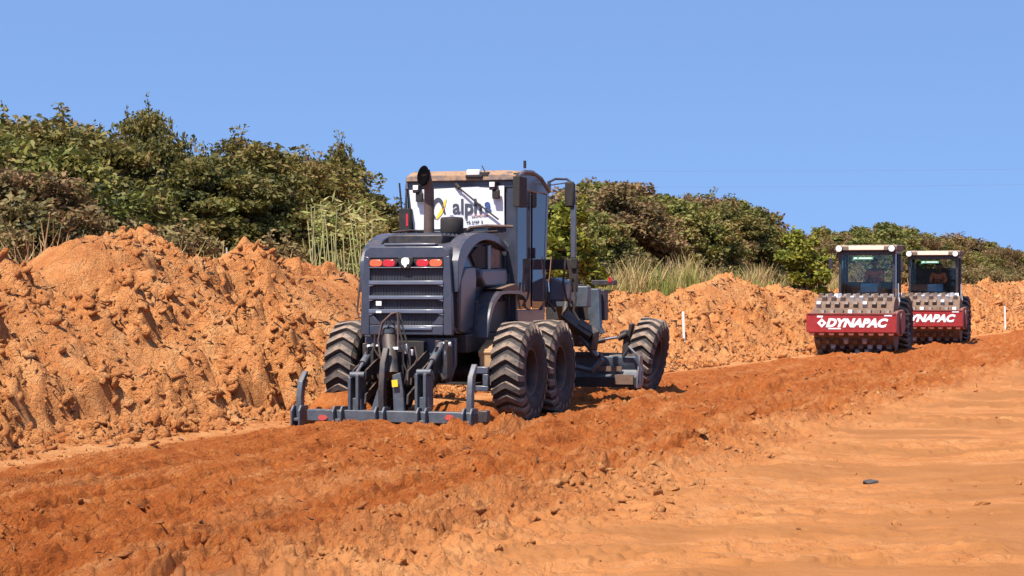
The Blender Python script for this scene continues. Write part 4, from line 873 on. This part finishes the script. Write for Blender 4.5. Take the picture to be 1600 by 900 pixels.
    for s_ in (-1, 1):
        x = cx+s_*(cw-.03)+(0 if s_ < 0 else -.05); b = MB(); b.lathe([(0, .10), (-.06, .11), (-.08, .10)], 18, (x, ya-.08, z1+.06), 1); b.bb((x-.05, ya-.09, z1+.0), (x+.05, ya-.05, z1+.12)); l_ = b.build('work_light', 'cab_black', g, smooth=True)
        b = MB(); b.lathe([(-.082, .0), (-.088, .05), (-.078, .088)], 18, (x, ya-.08, z1+.06), 1); b.build('lens', 'clear_lens', l_, smooth=True)
    b = MB(); x = cx-cw-.22; b.box((x, ya, 2.55), (.13, .07, .30)); b.tube([(x, ya, 2.66), (x+.03, ya, 2.80), (cx-cw, ya+.05, 2.82)], .018, 6); b.build('side_mirror', 'cab_black', g, .03)
    b = MB(); x = cx-.10; b.bb((x-.26, ya+.012, z1-.25), (x+.28, ya+.03, z1-.17)); b.prism([(x-.30, z1-.28), (x-.18, z1-.24), (x-.18, z1-.17), (x-.28, z1-.15)], 1, ya+.014, ya+.03); st = b.build('windscreen_sticker', 'sticker_green', g)
    text('GREEN' if False else 'OPERA', .085, 'white_paint', st, (x+.08, ya+.008, z1-.24), (R(90), 0, 0), off=.003, ext=.001, sx=1.1) if False else None
    b = MB(); b.bb((x-.12, ya+.006, z1-.225), (x+.24, ya+.014, z1-.195)); b.bb((x-.26, ya+.006, z1-.23), (x-.18, ya+.014, z1-.19)); b.build('sticker_print', 'white_paint', st)
    b = MB(); b.cyl((cx-.05, ya-.0, z0+.14), (cx+.25, ya+.0, z0+.2), .012); b.build('wiper', 'matt_black', g)
    b = MB(); b.prism([(cx-.48, z0+.1), (cx+.62, z0+.1), (cx+.34, z0+.36), (cx-.20, z0+.40)], 1, ya+.14, ya+.30); b.build('dashboard', 'grey_trim', g, .03)
    b = MB(); b.box((cx+.05, ya+.16, z0+.42), (.48, .10, .26)); b.build('instrument_panel', 'console_blue', g, .02)
    b = MB(); b.lathe([(-.01, .17), (.01, .17), (.01, .19), (-.01, .19), (-.01, .17)], 20, (0, 0, 0), 2); b.cyl((0, 0, -.3), (0, 0, 0), .03); b.build('steering_wheel', 'cab_black', g, loc=(cx+.1, ya+.42, z0+.62), rot=(R(25), 0, 0))
    b = MB(); b.box((cx+.12, 2.18, z0+.36), (.50, .48, .14)); b.box((cx+.12, 2.42, z0+.68), (.46, .10, .60)); b.bb((cx-.05, 2.0, z0), (cx+.3, 2.3, z0+.3)); b.build('driver_seat', 'seat_black', g, .03)
    # steps and rails at the near side
    for s_ in (1,):
        b = MB(); b.tube([(cx+cw+.06, ya+.1, z0-.1), (cx+cw+.10, ya-.05, z0+.1), (cx+cw+.10, ya-.05, z0+.55)], .018, 6); b.tube([(cx+cw+.02, ya+.15, 1.0), (cx+cw+.14, ya-.1, 1.45), (cx+cw+.1, ya+.1, 1.7)], .018, 6); b.build('handrail', 'pad_worn', g)
        for i in range(3):
            b = MB(); b.bb((XW-.12, 1.25, .52+.28*i), (XW+.05, 1.75, .56+.28*i)); b.build('step', 'dark_steel', g)
    return g
def seated(fr_root, loc, rz, label, shirt, hand, lean):
    root = empty('person', loc, rz, label, 'person')
    def skin(name, J, E, m_, sub=2):
        me = bpy.data.meshes.new(name); me.from_pydata([j[:3] for j in J], E, []); o = link(name, me, root)
        md = o.modifiers.new('skin', 'SKIN'); md.use_smooth_shade = True
        if not me.skin_vertices: me.attributes  # layer comes with the modifier
        for v, j in zip(me.skin_vertices[0].data, J): v.radius = (j[3], j[3]); v.use_root = False
        me.skin_vertices[0].data[0].use_root = True
        o.modifiers.new('sub', 'SUBSURF').levels = sub; o.modifiers['sub'].render_levels = sub
        me.materials.append(MT[m_]); return o
    # local: x to his left as seen by the camera's right, -y ahead
    J = [(0, 0, .0, .13), (0, lean*.3, .18, .125), (0, lean*.7, .36, .14), (0, lean, .48, .10), (0, lean, .56, .055), (0, lean-.02, .64, .075), (0, lean-.03, .73, .095), (0, lean-.02, .81, .07)]
    E = [(i, i+1) for i in range(7)]
    def limb(base, pts):
        i0 = base
        for p in pts: J.append(p); E.append((i0, len(J)-1)); i0 = len(J)-1
        return i0
    for s in (-1, 1):
        limb(3, [(s*.18, lean, .45, .06), (s*.25, lean-.10, .25, .045), (s*.16, lean-.32, .17, .034), (s*.13, lean-.40, .18, .028)])
        wr = len(J)-1
        for f in range(4): limb(wr, [(s*(.13-.025*(f-1.5)), lean-.46, .185, .010), (s*(.13-.025*(f-1.5)), lean-.49, .165, .009)])
        limb(wr, [(s*.08, lean-.43, .19, .011), (s*.065, lean-.46, .195, .010)])
        limb(0, [(s*.10, -.05, -.01, .085), (s*.14, -.45, .02, .06), (s*.14, -.48, -.38, .042), (s*.14, -.60, -.42, .035)])
    body = skin('person_body', J, E, 'skin')
    Js = [(0, 0, -.02, .15), (0, lean*.3, .18, .145), (0, lean*.7, .36, .16), (0, lean, .47, .12)]; Es = [(0, 1), (1, 2), (2, 3)]
    for s in (-1, 1):
        n0 = len(Js); Js += [(s*.18, lean, .45, .08), (s*.25, lean-.10, .25, .062), (s*.18, lean-.27, .19, .05)]; Es += [(3, n0), (n0, n0+1), (n0+1, n0+2)]
    skin('shirt', Js, Es, shirt)
    b = MB(); n = 14; rings = []
    for a in (0, .35, .7, 1.0, 1.3, 1.5): rings.append([(.108*math.cos(a)*math.cos(t), lean-.02+.118*math.cos(a)*math.sin(t), .76+.105*math.sin(a)) for t in [2*math.pi*k/n for k in range(n)]])
    b.loft(rings); b.box((0, lean-.15, .765), (.15, .12, .015)); b.build('cap', 'cap_black', root, smooth=True)
    # face
    b = MB(); b.box((0, lean-.128, .70), (.025, .03, .045), taper=.5)
    b.box((0, lean-.118, .655), (.05, .012, .012)); 
    for s in (-1, 1): b.box((s*.085, lean-.02, .71), (.03, .045, .06))
    b.build('face', 'skin', root, .006)
    b = MB()
    for s in (-1, 1): b.box((s*.035, lean-.118, .725), (.022, .012, .012))
    b.build('eye', 'white_paint', root)
    if hand:
        b = MB(); b.box((.22, lean-.30, .30), (.10, .09, .10)); b.build('glove', hand, root, .03)
    return root
PSI2 = R(17.8)
frA = Frame(9.62, 55.6, PSI2); frB = Frame(13.35, 64.2, R(17.0))
roller(frA, 'red padfoot roller in front, white brand lettering fully visible on its beam', True)
roller(frB, 'red padfoot roller behind, its beam partly hidden by the first roller', False)
def in_cab(fr, x, y, z): return (fr.ox+x*fr.c+y*fr.s, fr.oy-x*fr.s+y*fr.c, z)
seated(None, in_cab(frA, .22, 2.15, 1.86), -PSI2, 'operator in rust brown shirt driving the front roller', 'shirt_rust', 'glove_yellow', -.10)
seated(None, in_cab(frB, .20, 2.15, 1.84), -PSI2, 'operator in rust shirt driving the roller behind', 'shirt_rust', None, -.04)

# ------------------------------------------------------------------ stakes, stone, wires
def zg(X, Y):
    m = float(edge_m(np.array([X]), np.array([Y]))[0])
    if m < 1.2: return float(ground_h(np.array([X]), np.array([Y]))[0])
    s = float(edge_s(np.array([Y]))[0]); q = math.sqrt(1+s*s); Yp = Y-m*s/q
    return float(berm_h(np.array([Yp]), np.array([m]))[0][0])
def stake(u, vb, vt, Y0, label, wd=.06):
    for k in range(400):
        Y = Y0+k*.05; X = (u-800)/F*Y; z = zg(X, Y)
        if 449+(EYE-z)*F/Y <= vb: break
    zt = EYE-(vt-449)*Y/F; zb = z-.1
    b = MB(); b.prism([(-wd/2, 0), (wd/2, 0), (wd/2, zt-zb-.03), (0, zt-zb), (-wd/2, zt-zb-.03)], 1, -.015, .015)
    o = b.build('survey_stake', 'stake_white', None, .004, loc=(X, Y, zb), rot=(R(2), R(-2.5), R(10))); tag(o, label, 'stake', 'white survey stakes')
stake(1069, 532, 485, 40, 'white survey stake standing before the bank right of the grader', .06); stake(1571, 510, 477, 66, 'white survey stake beside the bank right of both rollers', .065)
def stone(u, v, s, label, m_='stone_grey', seed=1):
    Y = EYE*F/(v-449); X = (u-800)/F*Y; r = random.Random(seed)
    b = MB(); V = [tuple(c*(1+.3*(r.random()-.5))*s*k for c, k in zip(p, (1.3, .8, .45))) for p in IV]; b.add(V, [tuple(f) for f in IF])
    o = b.build('stone', m_, None, .006, loc=(X, Y, zg(X, Y)+s*.18)); tag(o, label, 'stone')
stone(1360, 753, .075, 'dark grey stone lying alone on the smooth tan soil')
for i, (zz_, lab) in enumerate(((11.6, 'upper thin power line crossing the blue sky'), (10.2, 'lower thin power line crossing the blue sky'))):
    b = MB(); Yw = 170; b.tube([(4-60+x*1.0, Yw+x*.08, zz_+.5+.00022*(x-60)**2) for x in range(60, 260, 10)], .006, 4)
    o = b.build('power_line', 'wire_grey'); tag(o, lab, 'power line', 'power lines over the trees')

# ------------------------------------------------------------------ vegetation
def leaves(C, n, size, spread, seed, up=.5, droop=0, elong=1.7):
    r = np.random.default_rng(seed); k = len(C)
    ctr = np.repeat(C[:, :3], n, 0); sp = np.repeat(C[:, 3], n)
    d = r.normal(size=(k*n, 3)); d /= np.linalg.norm(d, axis=1)[:, None]; rad = r.random(k*n)**.45
    p = ctr+d*rad[:, None]*sp[:, None]*np.array(spread)
    a = r.normal(size=(k*n, 3)); a[:, 2] = a[:, 2]*.5-droop; a /= np.linalg.norm(a, axis=1)[:, None]
    nn = r.normal(size=(k*n, 3)); nn[:, 2] += up; b_ = np.cross(nn, a); b_ /= np.linalg.norm(b_, axis=1)[:, None]+1e-6
    s = size*(.6+.8*r.random(k*n))[:, None]; L_ = s*elong*.5; W_ = s*.5
    nz = np.cross(a, b_)
    V = np.stack([p-a*L_, p+b_*W_+nz*s*.12, p+a*L_, p-b_*W_+nz*s*.12], 1).reshape(-1, 3)
    Fq = (np.arange(k*n)*4)[:, None]+np.arange(4)[None]
    return V, Fq
def plant_proto(seed, rad, hgt, base, ncl, nlv, size, flat, kind):
    r = np.random.default_rng(seed); cl = []
    while len(cl) < ncl:
        q = r.uniform(-1, 1, 3)
        e = np.linalg.norm(q*[1, 1, 1.0])
        if e > 1 or (e < .45 and r.random() < .75): continue
        ang = math.atan2(q[1], q[0]); lobes = 1+.22*math.sin(3*ang+seed)+.14*math.sin(5*ang+2*seed)
        z = base+(hgt-base)*(q[2]*.5+.5)**.85*(1+.10*math.sin(4*ang+seed*1.7))
        cl.append((q[0]*rad*lobes*.86, q[1]*rad*lobes*.86, z, (.30+.34*r.random())*rad/2.2))
    C = np.array(cl); V, Fq = leaves(C, nlv, size, (1.2, 1.2, flat), seed+50, elong=2.1)
    # twigs sticking out of the top with sparse leaves
    tw = []
    t = MB(); ns = 3 if kind == 'tree' else 5; rr = random.Random(seed)
    for s in range(ns):
        a = rr.random()*6.28; b0 = Vector((.25*math.cos(a), .25*math.sin(a), 0)); top = Vector((.45*rad*math.cos(a), .45*rad*math.sin(a), hgt*.62))
        mid = b0.lerp(top, .5)+Vector((rr.uniform(-.15, .15), rr.uniform(-.15, .15), 0)); t.tube([b0-Vector((0, 0, .3)), mid, top], [.09, .065, .035], 6)
        for c in range(ncl//(ns*2)):
            k = cl[rr.randrange(ncl)]; e = Vector(k[:3]); st_ = b0.lerp(top, rr.uniform(.35, 1)); t.tube([st_, st_.lerp(e, .5)+Vector((0, 0, .08)), e], [.03, .02, .01], 4, cap=False)
    EX = []
    for k in range(26):
        c = cl[rr.randrange(ncl)]
        if c[2] < hgt*.6: continue
        e = Vector(c[:3]); d = Vector((rr.uniform(-.5, .5), rr.uniform(-.5, .5), 1)).normalized()*rr.uniform(.35, .75); t.tube([e, e+d*.5, e+d], [.014, .010, .005], 3, cap=False)
        for j in range(3): q = e+d*(.5+.2*j); EX.append((q.x, q.y, q.z, .16))
    if EX:
        V2, F2 = leaves(np.array(EX), 9, size*.9, (1, 1, .8), seed+77); F2 = F2+len(V); V = np.concatenate([V, V2]); Fq = np.concatenate([Fq, F2])
    return V, Fq, t
PRO = {}
def proto(key, mname, *a):
    V, Fq, t = plant_proto(*a); PRO[key] = (np_mesh('crown', V, Fq, mname), t.mesh('trunk', 'bark'), float(np.percentile(V[:, 2], 99.0)))
for i in range(4): proto(('tree', i), 'leaf_dark', 11+i, 2.3, 4.3, .35, 125, 260, .075, .42, 'tree')
for i in range(2): proto(('olive', i), 'leaf_olive', 31+i, 2.1, 3.9, .3, 110, 200, .09, .55, 'tree')
for i in range(2): proto(('rusty', i), 'leaf_rusty', 61+i, 2.2, 4.3, .3, 120, 200, .08, .6, 'tree')
for i in range(2): proto(('brown', i), 'leaf_brown', 41+i, 1.6, 2.6, .1, 60, 190, .075, .8, 'bush')
proto(('yellow', 0), 'leaf_yellow', 51, 1.1, 3.2, .5, 42, 160, .10, 1.0, 'bush')
def place(key, X, Y, z, sc, rz, label, cat, group, name, sz=1.0):
    cr, tr, _h = PRO[key]; e = empty(name, (X, Y, z), rz, label, cat, group); e.scale = (sc, sc, sc*sz)
    link('crown', cr, e); link('trunk', tr, e); return e
rt = random.Random(4)
TOP_U = [-100, 0, 40, 80, 105, 130, 150, 200, 255, 275, 290, 308, 325, 345, 380, 430, 480, 520, 570, 597, 604, 612, 640, 700, 860, 930, 1000, 1030, 1050, 1080, 1110, 1150, 1190, 1210, 1240, 1280, 1330, 1400, 1450, 1520, 1600, 1800]
TOP_V = [175, 175, 172, 165, 176, 195, 210, 205, 198, 212, 243, 270, 258, 238, 232, 236, 238, 250, 248, 258, 305, 338, 345, 338, 312, 300, 298, 312, 325, 318, 306, 318, 335, 350, 375, 366, 358, 354, 370, 376, 398, 418]
def tree_h(X, Y, rad=2.0):
    """how tall a tree standing here may be so that its round crown keeps under the ragged skyline of the hedge"""
    u = 800+F*X/Y; q = np.linspace(-1, 1, 21); top = EYE+(449-np.interp(u+q*rad*F/Y, TOP_U, TOP_V))*Y/F
    return np.min(top+2.0*(1-np.sqrt(1-q*q)))
sections = [(-400, 330, 'dense dark tree in the tall clump above the big left mound', 'trees above the left mound'), (330, 640, 'dark tree in the clump between left mound and grader', 'trees beside the grader on its left'),
            (640, 930, 'tree showing behind the grader cab and mirror', 'trees behind the grader'), (930, 1290, 'olive tree in the clump between grader and first roller', 'trees between grader and rollers'),
            (1290, 1560, 'small tree line seen just over the roller cabs', 'trees behind the rollers'), (1560, 2600, 'distant small tree at the right end of the hedge', 'trees at the far right end')]
ORD = 'first second third fourth fifth sixth seventh eighth ninth tenth eleventh twelfth'.split(); CNT = {}
KINDW = {'rusty': 'reddish brown', 'tree': 'dark green', 'olive': 'olive green', 'brown': 'brown'}
def sect(u):
    for a, b_, l_, g_ in sections:
        if a <= u < b_: return l_, g_
    return sections[-1][2:]
Yp = 17.0; kk = 0
while Yp < 260:
    for row, m0 in enumerate((9.6, 12.4, 15.5)):
        if row == 2 and Yp < 40 and False: continue
        m_ = m0+rt.uniform(-.7, .7); yy = Yp+rt.uniform(-.9, .9)+row*1.1; X, Y = berm_xy(np.array([yy]), np.array([m_])); X, Y = float(X[0]), float(Y[0]); u = 800+F*X/Y
        if u < -220 or u > 1850: continue
        H = float(tree_h(X, Y))-.85; thin = 1.0
        H2 = float(tree_h(X, Y, .95))-.85
        if H2 > H*1.12: H = H2; thin = .52
        key = (rt.choice(['tree', 'olive', 'rusty']), rt.randrange(2)) if u > 640 else ('tree', rt.randrange(4))
        if rt.random() < .30: key = (rt.choice(['olive', 'rusty']), rt.randrange(2))
        if row == 0 and u < 90: key = ('rusty', rt.randrange(2))
        jit = rt.uniform(.90, 1.05) if row else rt.uniform(.80, 1.03)
        if row == 0 and u < 90: jit = .72
        base_h = PRO[key][2]; sc = H*jit/base_h*thin; l_, g_ = sect(u)
        if row == 0 and u < 1290:
            n_ = CNT.get(g_, 0); CNT[g_] = n_+1; l_ = '%s %s front row tree from the left, %s' % (ORD[min(n_, 11)] if n_ < 12 else 'later', KINDW[key[0]], g_)
        else: l_ = l_+', back row' if u < 1290 else l_
        place(key, X, Y, .85, sc*1.0, rt.uniform(0, 6.28), l_, 'tree', g_, 'scrub_tree', 1/thin)
    Yp += 2.3 if Yp < 90 else 3.4
# brown undergrowth bushes along the tree feet
Yp = 18.0
while Yp < 170:
    m_ = 7.7+rt.uniform(-.5, .8); X, Y = berm_xy(np.array([Yp]), np.array([m_])); X, Y = float(X[0]), float(Y[0]); u = 800+F*X/Y
    if -150 < u < 1700:
        grassy = 870 < u < 1090 or 1205 < u < 1300
        if not (grassy and rt.random() < .8) and not (480 < u < 600 and rt.random() < .7):
            place(('brown', rt.randrange(2)), X, Y, .8, rt.uniform(.65, .95)*(1.0 if u < 640 else .95), rt.uniform(0, 6.28), 'low brown bush below the '+sect(u)[1], 'bush', 'brown bushes below the '+sect(u)[1], 'brown_bush')
    Yp += 1.9
for (u, Y, sc, l_) in ((877, 52, 1.0, 'yellow green shrub seen through the grader mirror bracket'), (1262, 72, .95, 'yellow green shrub left of the first roller'), (1100, 64, .0, '')):
    if sc: place(('yellow', 0), (u-800)/F*Y, Y, .8, sc, u, l_, 'shrub', None, 'yellow_shrub')
def grass(name, mname, N, umin, umax, m0, m1, h0, h1, seed, label, wd=.03):
    r = np.random.default_rng(seed); Yp = 18*(150/18)**r.random(N*6); m = r.uniform(m0, m1, N*6); X, Y = berm_xy(Yp, m); u = 800+F*X/Y
    k = (u > umin) & (u < umax) & (vn(X/.6, Y/.6, seed)+.5 > .38); X, Y, Yp, m = X[k][:N], Y[k][:N], Yp[k][:N], m[k][:N]; n = len(X)
    z = berm_h(Yp, m)[0]-.03; h = r.uniform(h0, h1, n)*(.6+.8*(vn(X/1.1, Y/1.1, seed+1)+.5)); a = r.random(n)*6.283; w_ = wd*(.6+.8*r.random(n)); bend = r.uniform(.1, .55, n)*h; ba = r.random(n)*6.283
    base = np.stack([X, Y, z], -1); dw = np.stack([np.cos(a), np.sin(a), a*0], -1)*w_[:, None]/2; bd = np.stack([np.cos(ba)*bend, np.sin(ba)*bend, a*0], -1); up = np.stack([a*0, a*0, h], -1)
    V = np.stack([base-dw, base+dw, base+up*.5+bd*.25+dw*.8, base+up*.5+bd*.25-dw*.8, base+up*.97+bd+dw*.2, base+up*.97+bd-dw*.2], 1).reshape(-1, 3)
    i = (np.arange(n)*6)[:, None]; Fq = np.concatenate([i+np.array([[0, 1, 2, 3]]), i+np.array([[3, 2, 4, 5]])])
    o = link(name, np_mesh(name, V, Fq, mname)); tag(o, label, None, None, 'stuff')
grass('dry_grass', 'grass_dry', 17000, 850, 1320, 5.9, 9.0, .45, 1.05, 61, 'tall golden dry grass behind the earth bank')
grass('green_grass', 'grass_green', 4500, 850, 1320, 5.6, 8.2, .35, .85, 62, 'green tall grass among the dry grass behind the bank')
grass('hedge_grass', 'grass_dry', 9000, -150, 1700, 6.2, 8.8, .4, 1.1, 63, 'thin dry grass along the tree feet')
# cane clump
def canes():
    r = random.Random(8); Y0 = 42.5; X0 = (540-800)/F*Y0; e = empty('cane_clump', (X0, Y0, .7), 0, 'clump of tall pale canes with green tips left of the grader', 'cane clump')
    for k in range(30):
        u = r.uniform(488, 592); x = (u-540)/F*Y0; y = r.uniform(-1.9, -.9); top = EYE-(r.choice([322, 330, 345, 370, 395, 402])+r.uniform(-8, 8)-449)*Y0/F-.7; dx = r.uniform(-.28, .28)
        b = MB(); b.tube([(x, y, -.2), (x+dx*.4+r.uniform(-.03, .03), y, top*.5), (x+dx, y, top)], [.022, .017, .008], 5); o = b.build('cane_stalk', 'cane', e)
    C = []
    for k in range(80):
        u = r.uniform(488, 592); C.append(((u-540)/F*Y0, r.uniform(-1.2, .6), EYE-(r.choice([335, 345, 360, 420])+r.uniform(-12, 12)-449)*Y0/F-.7, .22))
    V, Fq = leaves(np.array(C), 9, .045, (1, 1, 1.6), 9, .2, 0, 5.5); link('cane_leaves', np_mesh('cane_leaves', V, Fq, 'grass_green'), e)
canes()
b = MB(); Ys = 33; Xs = (327-800)/F*Ys; b.tube([(0, 0, 0), (.03, 0, 1.2), (.0, 0, 1.65)], [.04, .03, .015], 6); o = b.build('bare_sapling', 'pale_bark', None, loc=(Xs, Ys+2, .9)); tag(o, 'thin bare pale sapling in the dip between the two left mounds', 'sapling')

tot = 0; seen = set()
for o in scn.objects:
    if o.type == 'MESH' and o.data.name not in seen: seen.add(o.data.name); tot += len(o.data.loops)-2*len(o.data.polygons)
print('TRIS', tot)
